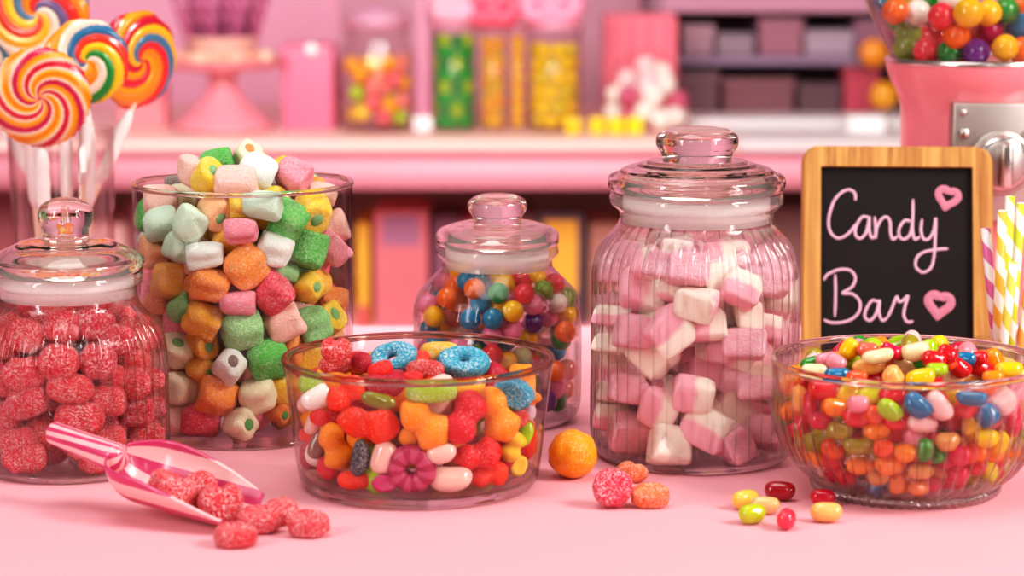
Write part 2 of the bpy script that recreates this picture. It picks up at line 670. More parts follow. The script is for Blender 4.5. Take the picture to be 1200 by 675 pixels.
# counter behind: a moulded top, a front rail, an open shelf
CY = 3.55
CZ = at_y(600, 164, CY).z
RZ = at_y(600, 222, CY).z
SZ = at_y(600, 392, CY + 0.07).z
cnt = empty('counter', (0, CY, 0), 'long pink counter with an open shelf below, behind the table', 'counter')
link('countertop', box(-1.6, 0.34, -0.02, 0.72, CZ - 0.016, CZ, 0.004), M_COUNTER_TOP, cnt)
link('countertop', box(0.34, 1.9, -0.02, 0.72, CZ - 0.016, CZ, 0.004), M_COUNTER_GREY, cnt)
link('moulding', box(-1.6, 1.9, -0.01, 0.02, CZ - 0.024, CZ - 0.016, 0.003), M_COUNTER, cnt)
link('front_rail', box(-1.6, 1.9, 0, 0.03, RZ, CZ - 0.024), M_COUNTER, cnt)
link('back_panel', box(-1.6, 1.9, 0.66, 0.70, 0, CZ - 0.016), M_NICHE, cnt)
link('shelf', box(-1.6, 1.9, 0.0, 0.66, SZ - 0.03, SZ), M_COUNTER, cnt)
link('base_panel', box(-1.6, 1.9, 0.02, 0.05, 0, SZ - 0.03), M_COUNTER, cnt)
for sx in (-1.63, 1.9):
    link('side_panel', box(sx, sx + 0.03, 0.0, 0.66, 0, CZ - 0.016), M_COUNTER, cnt)


ORD = ['first', 'second', 'third', 'fourth', 'fifth', 'sixth', 'seventh', 'eighth', 'ninth', 'tenth', 'eleventh', 'twelfth', 'thirteenth', 'fourteenth', 'fifteenth', 'sixteenth', 'seventeenth', 'eighteenth']


def rank_labels(items, base, rows_named=('topmost', 'upper', 'middle', 'lower', 'bottom')):
    """items: [(object, x, z)] that look alike -> a label for each by its row and its place in the row"""
    L = sorted(items, key=lambda q: -q[2])
    n = len(L)
    nr = 1 if n <= 3 else (2 if n <= 8 else (3 if n <= 18 else 5))
    names = {1: [''], 2: ['upper'], 3: ['upper', 'middle'], 5: rows_named}[nr]
    names = {1: [''], 2: ['upper', 'lower'], 3: ['upper', 'middle', 'lower'], 5: list(rows_named)}[nr]
    for k in range(nr):
        part = sorted(L[k * n // nr:(k + 1) * n // nr], key=lambda q: q[1])
        for t_, (o_, x_, z_) in enumerate(part):
            pos = 'leftmost' if t_ == 0 else ('rightmost' if t_ == len(part) - 1 else ORD[t_] + ' from left')
            if len(part) == 1:
                pos = 'only one'
            o_['label'] = base + ((', %s' % pos) if not names[k] else (', %s of the %s ones' % (pos, names[k])))


def bg_box(name, x0, x1, y0, y1, Y, dep, col, label, cat, group=None, spine=None):
    """a box or book on the open shelf whose face fills the pixel rectangle at depth Y and stands on the shelf"""
    a, b = at_y(x0, y0, Y), at_y(x1, y1, Y)
    z0 = SZ + .0006
    o = link(name, box(a.x, b.x, Y, Y + dep, z0, a.z, 0.002), plain(name + col, col, rough=0.6), smooth=False)
    tag(o, label, cat, group)
    if spine:
        h = a.z - z0
        link('label_panel', box(a.x + 0.15 * (b.x - a.x), b.x - 0.15 * (b.x - a.x), Y - 0.001, Y + 0.001, z0 + h * spine[0], z0 + h * spine[1]),
             plain('panel' + spine[2], spine[2], rough=0.6), o, smooth=False)
    return o


SY = CY + 0.14
bg_box('storage_box', 417, 434, 262, 392, SY, 0.2, 'D79A2C', 'narrow yellow box on the shelf just right of the tall open cylinder', 'box', None, (0, .2, 'C23A50'))
bg_box('storage_box', 438, 502, 247, 392, SY, 0.2, 'C9696F', 'wide mauve-topped pink box on the open shelf below the counter', 'box', None, (.70, .96, '9C6580'))
bg_box('storage_box', 506, 540, 255, 392, SY + .03, 0.2, '7A4A60', 'dark mauve box half behind the small lidded jar', 'box')
bg_box('storage_box', 541, 600, 258, 392, SY + .02, 0.2, 'B8455F', 'crimson box on the shelf right behind the small lidded jar', 'box')
bg_box('storage_box', 601, 628, 252, 392, SY + .04, 0.2, '8A5A5C', 'dull brown box on the shelf behind the small jar shoulder', 'box')
bg_box('picture_book', 630, 684, 250, 392, SY, 0.06, '5A4550', 'dark book with a yellow front, right of the small jar', 'book', None, (.30, .94, 'E0A030'))
bg_box('storage_box', -30, 40, 225, 392, SY, 0.2, '8F4A50', 'maroon box on the shelf behind the lollipop glass', 'box')
bg_box('storage_box', 44, 150, 262, 392, SY + .02, 0.2, 'D9A9A4', 'low cream-pink box behind the ribbed jar of red sweets', 'box')
bg_box('storage_box', 152, 210, 236, 392, SY + .03, 0.2, 'A8606C', 'mauve box on the shelf behind the open cylinder', 'box')
bg_box('storage_box', 690, 760, 262, 392, SY + .03, 0.2, 'B07A6A', 'tan box on the shelf behind the tall pink marshmallow jar', 'box')
bg_box('storage_box', 800, 860, 250, 392, SY + .03, 0.2, '8A5650', 'brown box behind the right side of the marshmallow jar', 'box')
bg_box('storage_box', 875, 960, 244, 392, SY + .04, 0.2, '7C5650', 'dark brown box between the marshmallow jar and the chalkboard', 'box')
bg_box('storage_box', 985, 1100, 250, 392, SY + .04, 0.2, '96645E', 'brown box on the shelf behind the chalkboard', 'box')
bg_box('storage_box', 1150, 1230, 235, 392, SY + .02, 0.2, 'C77C78', 'dusty pink box on the shelf behind the paper straws', 'box')

# ------------------------------------------------------------------ things standing on the back counter
BY = 3.72


def cpt(px, Y=BY):
    p = at_y(px, 150, Y)
    return Vector((p.x, Y, CZ))


def ch(py, Y=BY):
    return at_y(600, py, Y).z - CZ


def bw(px, Y=BY):
    return px * depth((0, Y, CZ)) / F


M_CLEAR_FAR = glass_wall('clear_glass_far', 0.0, (0.8, 0.7, 0.7), refl=.3)
# cake stand with peach sweets and a bundle of candy sticks
P = cpt(262)
st = empty('cake_stand', P, 'pink pedestal cake stand heaped with peach sweets on the back counter', 'cake stand')
prof = smooth_profile([(0.0, 0), (bw(58), 0.002), (bw(52), ch(140)), (bw(30), ch(120)), (bw(17), ch(100)), (bw(20), ch(86)), (bw(60), ch(80)),
                       (bw(72), ch(74)), (bw(74), ch(68)), (bw(72), ch(70)), (0, ch(72))], 4)
link('pedestal_plate', lathe(prof, 64, closed=False), plain('rose_ceramic', 'EE8F9A', rough=0.3, coat=0.4), st)
rng = random.Random(3)
for k in range(16):
    a = 2 * PI * k / 16
    rr = bw(52) + rng.uniform(-.004, .004)
    col = ('F2A27C', 'F5B48E', 'EF8C74', 'F7C7A4')[k % 4]
    o = candy_obj('peach_sweet', 'puck', k % 2, candy_mat('sugar', col), P + Vector((rr * math.cos(a), rr * math.sin(a), ch(66))),
                  Matrix.Rotation(rng.uniform(0, 3), 3, 'Z'), (.031, .031, .020))
    tag(o, 'peach sweet at the far side of the cake stand rim, behind the candy stick bowl' if math.sin(a) > .1 else
        'peach sweet along the front cake stand rim, %s' % ('leftmost' if k in (8,) else 'rightmost' if k in (0,) else ORD[(k - 8) % 16] + ' from left'), 'sweet', 'peach sweets on the cake stand')
pot = link('stick_holder', lathe(smooth_profile([(0, ch(70)), (bw(34), ch(70)), (bw(40), ch(52)), (bw(42), ch(44)), (bw(39), ch(44)), (bw(34), ch(60)), (0, ch(62))], 3), 48, closed=False),
           plain('peach_ceramic', 'E7A79A', rough=0.4))
pot.location = P
tag(pot, 'shallow peach bowl of candy sticks on top of the cake stand', 'bowl')
for k in range(9):
    f = (k - 4) / 4
    o = link('candy_stick', stick_mesh(0.18, bw(6.5), 10), stripe_mat('mauve_stripe', 'A0486E', 'C06F90', 2, twist=40) if k == 0 else bpy.data.materials['mauve_stripe'])
    o.location = P + Vector((f * bw(30), ((k * 5) % 3 - 1) * .018, ch(64)))
    o.rotation_euler = ((k % 3 - 1) * .08, f * 0.30, 0)
    tag(o, 'dark mauve candy stick on the cake stand, %s of nine' % ('leftmost' if k == 0 else 'rightmost' if k == 8 else ORD[k] + ' from left'), 'candy stick', 'mauve candy sticks')

# pink canister with a white ball standing in for a highlight
P = cpt(361)
cn = empty('canister', P, 'bright pink square canister with a white highlight ball on its front', 'canister')
w_ = bw(30)
link('canister_body', box(-w_, w_, 0, 2 * w_, 0, ch(52), 0.004), plain('hot_pink_tin', 'DC6C88', rough=0.5, coat=0.0), cn)
bm = ico(3)
for v in bm.verts:
    v.co = v.co * bw(15) + Vector((bw(6), -bw(5), ch(58)))
link('knob', bm, plain('highlight_ball', 'FFFFFF', rough=0.15), cn)  # white colour takes the place of a specular highlight


def pack_balls(n, rx, h0, h1, r, seed, P, cols, name, label, cat, group, square=False, tries=24000, mat='gloss', kind='ball'):
    rg = random.Random(seed)
    pts = []
    for _ in range(tries):
        if len(pts) >= n:
            break
        if square:
            x, y = rg.uniform(-rx + r, rx - r), rg.uniform(-rx + r, rx - r)
        else:
            a, q = rg.uniform(0, 2 * PI), (rx - r) * math.sqrt(rg.uniform(0.25, 1))
            x, y = q * math.cos(a), q * math.sin(a)
        if y > 0.2 * rx:
            continue
        z = rg.uniform(h0 + r, h1 - r)
        if all((x - a_) ** 2 + (y - b_) ** 2 + (z - c_) ** 2 > (1.75 * r) ** 2 for a_, b_, c_ in pts):
            pts.append((x, y, z))
    by_ = {}
    for k, q in enumerate(pts):
        c = cols[k % len(cols)]
        o = candy_obj(name, kind, k % 2, candy_mat(mat, c[0]), P + Vector(q), Matrix.Rotation(k * 1.7, 3, 'X'), (2 * r,) * 3)
        tag(o, label.replace('#', c[1]), cat, group.replace('#', c[1]))
        by_.setdefault(c[1], []).append((o, q[0], q[2]))
    for cn_, it_ in by_.items():
        rank_labels(it_, label.replace('#', cn_))
    return pts


# round jar of mixed sweets
for (x0_, x1_, yt_, c_, lab_) in ((138, 194, 92, 'EE7F86', 'coral box on the back counter between the lollipops and the cake stand'), (377, 397, 70, 'B5484E', 'narrow dark red box between the pink canister and the mixed jar')):
    P = cpt((x0_ + x1_) / 2, BY + .05)
    hw = bw((x1_ - x0_) / 2, BY + .05)
    o = link('gift_box', box(-hw, hw, 0, min(.05, 2 * hw), 0, ch(yt_, BY + .05), .003), plain('counter_box' + c_, c_, rough=.5), smooth=False)
    o.location = P
    tag(o, lab_, 'box')
P = cpt(443)
jr = empty('sweet_jar', P, 'round glass jar of mixed yellow and pink sweets on the back counter', 'jar')
R_ = bw(43)
link('jar_body', lathe([(0, 0), (R_, 0), (R_, ch(65)), (R_ * .82, ch(48)), (R_ * .82, ch(34)), (R_ * .78, ch(34)), (R_ * .78, ch(50)), (R_ - .003, ch(68)), (R_ - .003, .004), (0, .004)], 48, closed=False), M_CLEAR_FAR, jr)
link('lid', lathe([(0, ch(34)), (R_ * .86, ch(34)), (R_ * .9, ch(20)), (R_ * .6, ch(8)), (0, ch(4))], 48, closed=False), plain('dusty_pink_lid', 'C98AA0', rough=0.4), jr)
pack_balls(150, R_ - .004, 0.006, ch(62), .0136, 5, P, [('F5A400', 'amber'), ('EE7C72', 'coral'), ('F7C83C', 'yellow'), ('E8626A', 'red-pink'), ('A8C01E', 'lime'), ('F29A80', 'salmon')],
           'wrapped_sweet', '# sweet in the round mixed jar', 'sweet', '# sweets in the mixed jar', mat='smooth')

# mauve post with a white foot
P = cpt(496)
ps = empty('display_post', P, 'slim mauve post on a white foot beside the green tube', 'post')
link('foot', box(-bw(11), bw(11), -bw(11), bw(11), 0, ch(136), .003), plain('white_foot', 'F4E6E6', rough=.4), ps)
link('post', box(-bw(8), bw(8), -bw(8), bw(8), ch(136), ch(-12), .002), plain('mauve_post', 'C4788F', rough=.5), ps)


def tube_of_balls(x0, x1, top, cols, label, lab2, seed, r, stag=True):
    Pc = cpt((x0 + x1) / 2)
    R_ = bw((x1 - x0) / 2) * 1.04
    tb = empty('sweet_tube', Pc, label, 'tube')
    link('tube_body', lathe([(0, 0), (R_, 0), (R_, ch(top - 5)), (R_ - .002, ch(top - 5)), (R_ - .002, .003), (0, .003)], 40, closed=False), M_CLEAR_FAR, tb)
    link('lid', lathe([(0, ch(top - 5)), (R_ * 1.03, ch(top - 5)), (R_ * 1.03, ch(top - 14)), (0, ch(top - 14))], 40, closed=False), plain('pink_cap', 'E79AAE', rough=.4), tb)
    nr = int((ch(top) - .004) / (1.78 * r))
    ring_r = R_ - .002 - r
    nn = max(3, int(2 * PI * ring_r / (2.02 * r)))
    for i in range(nr):
        row_ = []
        for j in range(nn):
            a = 2 * PI * (j + 0.5 * (i % 2) * stag) / nn
            if math.sin(a) > 0.12:
                continue
            c = cols[(i + 2 * j + seed) % len(cols)] if stag else cols[(i + seed) % len(cols)]
            o = candy_obj('gumball', 'ball', (i + j) % 2, candy_mat('gloss', c[0]),
                          Pc + Vector((ring_r * math.cos(a), ring_r * math.sin(a), .004 + r + i * 1.78 * r)), Matrix.Rotation(i + j, 3, 'X'), (2 * r,) * 3)
            tag(o, lab2.replace('#', c[1]), 'gumball', lab2.replace('#', c[1]).replace('gumball', 'gumballs'))
            row_.append((o, math.cos(a), c[1]))
        row_.sort(key=lambda q: q[1])
        for t_, (o, x_, cn_) in enumerate(row_):
            pos = 'leftmost' if t_ == 0 else ('rightmost' if t_ == len(row_) - 1 else ORD[t_] + ' from left')
            o['label'] = '%s, %s row up, %s' % (lab2.replace('#', cn_), ORD[i], pos)


tube_of_balls(507, 558, 36, [('22A83A', 'deep green'), ('0F8E46', 'dark green'), ('22A83A', 'deep green'), ('A6C81C', 'olive green')],
              'clear tube of green gumballs on the back counter', '# gumball in the tall green tube', 0, bw(7.6))
tube_of_balls(562, 594, 40, [('F2A634', 'orange'), ('F5B936', 'golden yellow'), ('D9B23A', 'mustard')], 'narrow clear tube of orange gumballs beside the green tube',
              '# gumball in the narrow orange tube', 1, bw(6.5))
tube_of_balls(597, 616, 40, [('F0AA28', 'orange'), ('F3C02E', 'golden yellow')], 'thinnest clear tube of gumballs, between the orange and yellow tubes',
              '# gumball in the thinnest tube', 1, bw(5))
tube_of_balls(619, 680, 38, [('F7CB12', 'bright yellow'), ('F7C818', 'bright yellow'), ('DCC02E', 'dull yellow')], 'widest clear tube of yellow gumballs on the back counter',
              '# gumball in the widest yellow tube', 0, bw(9.2))
# ribbons on the tubes
for k, (x, y, w, h, c, lab) in enumerate([(578, 14, 34, 36, 'E8566E', 'coral ribbon bow on top of the narrow orange tube'), (646, 12, 40, 34, 'F08AA4', 'wide pink ribbon bow on top of the widest yellow tube'),
                                          (532, 12, 26, 22, 'F0A0B4', 'pale pink ribbon bow on top of the green tube')]):
    c0 = at_y(x, y, BY - .03)
    bo = empty('ribbon_bow', c0, lab, 'bow')
    for s in (-1, 1):
        bm = bmesh.new()
        W_, H_ = bw(w * .72), bw(h * .8)
        pts = []
        for i in range(25):
            a = 2 * PI * i / 24
            pts.append((s * W_ * 0.5 * (1 - math.cos(a)), 0.004 * math.sin(a), H_ * 0.5 * math.sin(a) * (0.35 + 0.65 * math.sin(a / 2)) + H_ * .15 * (1 - math.cos(a))))
        tube(bm, pts, bw(11), 10)
        link('loop', bm, plain('ribbon' + c, c, rough=.5), bo)
    bm = ico(3)
    for v in bm.verts:
        v.co *= bw(16)
    link('knot', bm, plain('ribbon' + c, c, rough=.5), bo)

# four yellow cubes in front of the tubes
for k, x in enumerate((672, 700, 722, 744)):
    P = cpt(x, BY - .07)
    o = link('yellow_cube_sweet', box(-bw(9.4), bw(9.4), -bw(9.4), bw(9.4), 0, bw(20), .004), candy_mat('smooth', ('EFC21A', 'F2C80F', 'F5CC08', 'E6D200')[k]))
    o.location = P
    tag(o, ('leftmost yellow cube sweet in the short row before the yellow tube', 'second yellow cube sweet from the left in the short counter row',
            'third yellow cube sweet from the left in the short counter row', 'rightmost, greenish yellow cube sweet of the short counter row')[k], 'sweet', 'row of yellow cube sweets')

# tall coral carton and a bag of cream and pink sweets in front of it
P = cpt(750, BY + .14)
bx_ = empty('striped_carton', P, 'tall coral striped carton behind the bag of cream sweets', 'carton')
hw = bw(42, BY + .14)
link('carton_body', box(-hw, hw, 0, 2 * hw, 0, ch(18, BY + .14), .002), plain('coral_carton', 'EE6F80', rough=.5), bx_, smooth=False)
for k in range(4):
    xx = -hw + (2 * k + 1) * hw / 4
    link('stripe', box(xx - .003, xx + .003, -.001, .001, .002, ch(22, BY + .14)), plain('rose_stripe', 'DE5A6E', rough=.5), bx_, smooth=False)
P = cpt(757, BY)
R_ = bw(50)
bg = empty('sweet_bag', P, 'clear rounded jar of cream and crimson popcorn sweets before the coral carton', 'jar')
link('bag_body', lathe(smooth_profile([(0, 0), (R_ * .9, 0), (R_, ch(110)), (R_ * .8, ch(80)), (R_ * .35, ch(62)), (R_ * .3, ch(58))], 4), 40, closed=False), M_CLEAR_FAR, bg)
rg = random.Random(11)
pts = []
for _ in range(5000):
    h = rg.uniform(.014, ch(66) - .008)
    Rm = R_ * (1 - .72 * max(0, (h / ch(66) - .45) / .55)) - .016
    a = rg.uniform(PI, 2 * PI)
    q = Vector((Rm * math.cos(a), Rm * math.sin(a), h))
    if all((q - b).length > .027 for b in pts):
        pts.append(q)
by_ = {}
for k, q in enumerate(pts):
    c = [('F6E3D6', 'cream'), ('EFC3C4', 'pale pink'), ('F6E3D6', 'cream'), ('C53A66', 'crimson')][k % 4]
    o = candy_obj('popcorn_sweet', 'rough_ball', 0, candy_mat('marsh', c[0]), P + q, Matrix.Rotation(k, 3, 'X'), (.033, .033, .031))
    tag(o, c[1] + ' popcorn sweet', 'sweet', c[1] + ' popcorn sweets')
    by_.setdefault(c[1], []).append((o, q.x, q.z))
for cn_, it_ in by_.items():
    rank_labels(it_, cn_ + ' popcorn sweet before the coral carton')

# dark display cabinet on the right, with boxes
DY = 4.02
x0, x1 = at_y(775, 0, DY).x, at_y(1300, 0, DY).x
dz = lambda y: at_y(600, y, DY).z - CZ
cb = empty('display_cabinet', (0, DY, CZ), 'dark mauve display cabinet standing on the right half of the counter', 'cabinet')
link('back_panel', box(x0, x1, .25, .27, 0, dz(-60)), plain('dark_maroon', '835C66', rough=.7, var=.2, nscale=12), cb, smooth=False)
link('shelf', box(x0, x1, 0, .25, dz(76), dz(66)), plain('lilac_shelf', '8A6D86', rough=.5), cb, smooth=False)
link('shelf', box(x0, x1, .19, .25, dz(112), dz(108)), plain('brown_shelf', '6E4650', rough=.5), cb, smooth=False)
link('top_rail', box(x0, x1, -.01, .25, dz(14), dz(-40)), plain('mauve_rail', 'BC8196', rough=.6), cb, smooth=False)
link('side_panel', box(x0 - .02, x0, 0, .26, 0, dz(-60)), plain('grey_mauve_side', '8C6676', rough=.6), cb, smooth=False)
for k, (a, b, yb, yt, c, lab) in enumerate([
        (800, 836, 66, 30, 'A8808E', 'lilac box at the left end of the cabinet upper shelf'), (840, 884, 66, 40, '917884', 'low grey lilac box on the cabinet upper shelf'),
        (890, 940, 66, 22, '9A6272', 'dark rose box on the cabinet upper shelf'), (944, 1000, 66, 36, 'A28A98', 'pale lilac box near the upper shelf right end'),
        (1003, 1040, 66, 24, '8A5A6E', 'plum box beside the gumball globe'), (786, 842, 140, 84, '6E4854', 'dark plum box on the counter under the shelf'),
        (848, 930, 140, 92, '7A4850', 'wide dark red box on the counter under the shelf'), (936, 985, 140, 98, '5E3C44', 'nearly black box on the counter under the shelf'),
        (990, 1030, 140, 78, 'B23C50', 'crimson box on the counter left of the gumball machine')]):
    A, B_ = at_y(a, yt, DY + .02), at_y(b, yb, DY + .02)
    zb = CZ + .0006 if yb > 100 else CZ + dz(66) + .0006
    o = link('gift_box', box(A.x, B_.x, DY + .02, DY + .17, zb, A.z, .003), plain('gift' + c, c, rough=.6, var=.12), smooth=False)
    tag(o, lab, 'box')
    zz = zb + (A.z - zb) * .75
    link('lid', box(A.x - .002, B_.x + .002, DY + .018, DY + .172, zz, A.z + .001, .002), plain('gift_lid' + c, c, rough=.5, var=.2), o, smooth=False)
for k, (x, y, c, lab) in enumerate([(1024, 62, 'F0901E', 'upper orange paper ball beside the gumball globe'), (1036, 112, 'EFA020', 'lower amber paper ball left of the gumball machine')]):
    o = candy_obj('paper_ball', 'rough_ball', 0, candy_mat('smooth', c), at_y(x, y, DY - .03), Matrix.Identity(3), (.049, .049, .049))
    tag(o, lab, 'ball')
P = cpt(1016, BY - .045)
wb = link('white_box', box(-bw(21), bw(21), 0, .05, 0, ch(137, BY - .045), .003), plain('white_card', 'F3EDEA', rough=.5), smooth=False)
wb.location = P
tag(wb, 'small white card box on the grey counter left of the gumball machine', 'box')
# the grey plinth the dark boxes stand behind
pl = link('counter_tray', box(at_y(800, 0, BY).x, at_y(1100, 0, BY).x, BY + .03, BY + .16, CZ, CZ + ch(141, BY), .003), plain('tray_grey', 'D3C6C8', rough=.45), smooth=False)
tag(pl, 'long low pale grey tray along the right part of the counter', 'tray')

# ================================================================== glassware
G_RIB = glass_wall('ribbed_clear_glass', 0.32, (0.45, 0.35, 0.33), 1.25, tpow=3.5, r0=0.03, rpow=2.4)
G_BASE, nt_, out_ = new_mat('thick_glass_foot')
g_ = N(nt_, 'ShaderNodeBsdfGlass', Roughness=0.0, IOR=1.45)
t_ = N(nt_, 'ShaderNodeBsdfTransparent')
t_.inputs['Color'].default_value = (.97, .93, .92, 1)
x_ = N(nt_, 'ShaderNodeMixShader')
x_.inputs[0].default_value = .68
nt_.links.new(t_.outputs[0], x_.inputs[1])
nt_.links.new(g_.outputs[0], x_.inputs[2])
nt_.links.new(x_.outputs[0], out_.inputs[0])
G_CLEAR, nt_, out_ = new_mat('clear_glass_floor')
t_ = N(nt_, 'ShaderNodeBsdfTransparent')
t_.inputs['Color'].default_value = (.985, .97, .965, 1)
nt_.links.new(t_.outputs[0], out_.inputs[0])
G_FIN = glass_wall('fluted_clear_glass', 0.25, (0.5, 0.4, 0.38), 1.2, tpow=3.0, r0=0.03, rpow=2.2)
G_FOOT = glass_wall('beaded_clear_glass', 0.25, (0.7, 0.6, 0.58), 1.25, tpow=3.0, r0=.12, rpow=2.0)
G_IN = glass_wall('inner_clear_glass', 0.0, (0.9, 0.85, 0.84), refl=.25)
G_FLAT = glass_wall('smooth_clear_glass', 0.0, (0.25, 0.17, 0.15), tpow=6.0)
G_PANEL = glass_wall('panelled_clear_glass', 0.25, (0.36, 0.27, 0.25), 1.15, tpow=4.5)
G_SOLID = solid_glass('solid_clear_glass', col=(1.0, .985, .955))
G_RIM = solid_glass('rolled_glass_rim', col=(.80, .68, .62))
M_SEAL = None


def seal_mat():
    m, nt, out = new_mat('milky_plastic_seal')
    p = N(nt, 'ShaderNodeBsdfPrincipled', Roughness=0.35)
    p.inputs['Base Color'].default_value = (0.95, 0.88, 0.87, 1)
    tr = N(nt, 'ShaderNodeBsdfTransparent')
    nz = N(nt, 'ShaderNodeTexNoise', Scale=30.0)
    mr = N(nt, 'ShaderNodeMapRange')
    mr.inputs['To Min'].default_value = 0.40
    mr.inputs['To Max'].default_value = 0.60
    nt.links.new(nz.outputs['Fac'], mr.inputs['Value'])
    mx = N(nt, 'ShaderNodeMixShader')
    nt.links.new(mr.outputs[0], mx.inputs[0])
    nt.links.new(tr.outputs[0], mx.inputs[1])
    nt.links.new(p.outputs[0], mx.inputs[2])
    nt.links.new(mx.outputs[0], out.inputs[0])
    return m


M_SEAL = seal_mat()


def ribber(n, amp, z0, z1, power=0.6, inner_from=10 ** 9, fade=0.006, phase=0.0):
    def f(r, z, t, i):
        if i >= inner_from:
            return r
        w = min(1, max(0, (z - z0) / fade)) * min(1, max(0, (z1 - z) / fade))
        w = w * w * (3 - 2 * w)
        c = abs(math.cos(n * t / 2 + phase))
        return r * (1 + amp * w * (c ** power - 0.6))
    return f


CONT = {}


def container(key, cx, base_y, outer, inner, label, cat, name, mat, ribs=None, lid=None, seal=None, body='jar_body', sub=4, sub_in=4, seg=352, rim=0):
    B, po = axis_profile(cx, base_y, outer)
    _, pi_ = axis_profile(cx, base_y, inner)
    root = empty(name, B, label, cat)
    so, si = smooth_profile(po, sub), smooth_profile(pi_, sub_in)
    prof = so + si
    rad = None
    if ribs:
        n, amp, y0, y1, pw = ribs[:5]
        z0, z1 = at_y(cx, y0, B.y).z - TABLE, at_y(cx, y1, B.y).z - TABLE
        rad = ribber(n, amp, z0, z1, pw, len(so), fade=ribs[5] if len(ribs) > 5 else 0.006)
    jb = link(body, lathe(prof, seg, rad), mat, root)
    jb.data.materials.append(G_IN)
    jb.data.materials.append(G_CLEAR)
    flz = pi_[-1][1]
    nfo = (len(so) - 1) * seg
    for f_ in jb.data.polygons:
        if f_.index >= nfo:
            f_.material_index = 1
        if abs(f_.normal.z) > .9 and f_.center.z < flz * 1.05:
            f_.material_index = 2
    if lid:
        _, pl_ = axis_profile(cx, base_y, lid[0])
        _, pu = axis_profile(cx, base_y, lid[1])
        l_ = link('lid', lathe(smooth_profile(pl_, 4) + smooth_profile(pu, 3), 128), G_SOLID, root)
        if lid[2]:
            _, pk = axis_profile(cx, base_y, lid[2])
            link('knob', lathe(smooth_profile(pk, 5), 96, closed=False), G_SOLID, l_)
    if seal:
        _, ps_ = axis_profile(cx, base_y, [(seal[0], seal[2]), (seal[1], seal[2]), (seal[1], seal[2] - 4), (seal[0], seal[2] - 4)])
        link('seal', lathe(ps_, 96), M_SEAL, root)
    # solid glass foot and rolled rim
    fl = pi_[-1][1]
    ro = [p for p in so if p[1] <= fl * .92]
    solid = [(0, .0003)] + [(max(0, r - .0004), max(z, .0003)) for r, z in ro if r > .004] + [(max(r for r, z in ro) - .004, fl - .0004), (0, fl - .0004)]
    link('base', lathe(solid, 128, closed=False), G_BASE, root)
    if rim:
        rt = (so[-1][0] + si[0][0]) / 2
        zt = max(so[-1][1], si[0][1])
        link('rim', lathe([(rt + rim * math.cos(a_ * PI / 8), zt - rim * .3 + rim * math.sin(a_ * PI / 8)) for a_ in range(16)], 160), G_RIM if key == 'gummybowl' else G_SOLID, root)
    # interior for the sweets
    zs = [p[1] for p in si][::-1]
    rs = [p[0] for p in si][::-1]
    order = np.argsort(zs)
    CONT[key] = dict(B=B, z=np.array(zs)[order], r=np.array(rs)[order], floor=min(zs), root=root, cx=cx)
    return root


# tall ribbed jar of pink and white marshmallows
container('pinkjar', 812.5, 532,
          [(532, 0), (532, 60), (532, 104), (529, 112), (520, 117), (500, 119.3), (420, 119.6), (340, 119.6), (312, 119), (292, 113.5), (276, 103), (265, 94), (258, 90.5), (247, 90.5), (242, 96), (237, 101), (229, 101.5), (224.5, 99)],
          [(224.5, 92), (246, 87), (262, 87.5), (276, 98), (292, 108), (312, 114.5), (340, 116.0), (500, 115.6), (512, 112), (518, 100), (520, 60), (520, 0)],
          'tall ribbed glass jar with round-knobbed lid, holding pink and white marshmallows', 'jar', 'candy_jar', G_RIB, ribs=(44, 0.048, 522, 268, 0.6, 0.008),
          lid=([(223.5, 90), (223, 100), (217, 103.5), (211, 104), (206, 102), (203, 97), (201.5, 91), (198, 88), (195, 81), (193.8, 71), (191, 67), (189.6, 58), (188, 55), (188, 0)], [(197, 0), (200, 50), (207, 80), (215, 90)],
               [(188.2, 40), (184, 41), (178, 43), (171, 47.5), (165, 48.5), (158, 46.5), (152, 38), (149, 20), (148.5, 0)]), seal=(231, 259, 86))
# small lidded jar of gumballs
container('gumjar', 583, 489,
          [(489, 0), (489, 50), (489, 82), (486, 90), (478, 95), (460, 97), (380, 97.5), (356, 96), (340, 90), (328, 80), (318, 70), (312, 65), (304, 64.5), (300, 68), (296, 71.5), (291, 71.5), (287, 70)],
          [(287, 64), (303, 61), (312, 62), (320, 70), (330, 79), (342, 88), (357, 93), (380, 94.5), (460, 94), (472, 91), (478, 80), (480, 40), (480, 0)],
          'small panelled glass jar with a knobbed lid, full of gumballs', 'jar', 'candy_jar', G_PANEL, ribs=(18, 0.03, 482, 322, 0.8, 0.01),
          lid=([(286, 63), (285.5, 70.5), (280, 72), (273, 71.5), (267, 65), (263, 52), (260.5, 40), (260, 0)], [(267, 0), (269, 35), (274, 56), (280, 63)],
               [(260.2, 28), (257, 28.5), (252, 30), (247, 33.5), (242, 35), (235, 33), (229.5, 24), (227, 10), (226.8, 0)]), seal=(291, 313, 60.5))
# ribbed jar of red sugared sweets on the left
container('redjar', 85, 544,
          [(544, 0), (544, 60), (544, 98), (541, 106), (532, 110), (510, 112), (430, 112), (406, 111), (390, 107), (375, 98), (363, 88.5), (353, 82), (341, 80.5), (335, 82), (330, 87), (323, 88), (318, 86)],
          [(318, 81), (340, 77), (354, 79), (364, 86), (376, 95), (391, 103.5), (407, 107.5), (430, 108.5), (510, 108.3), (524, 106), (531, 96), (533, 50), (533, 0)],
          'squat ribbed glass jar with a domed lid, full of red sugared sweets', 'jar', 'candy_jar', G_RIB, ribs=(44, 0.05, 536, 366, 0.6, 0.008),
          lid=([(317.5, 80), (317, 87.5), (310, 90), (303, 89.5), (295, 79), (287, 62), (281, 46), (278.5, 0)], [(287, 0), (290, 45), (298, 66), (308, 80)],
               [(279, 29), (275, 26.5), (268, 28), (259, 31.5), (249, 32), (240, 28), (234, 18), (231.5, 8), (231.2, 0)]), seal=(321, 347, 77))
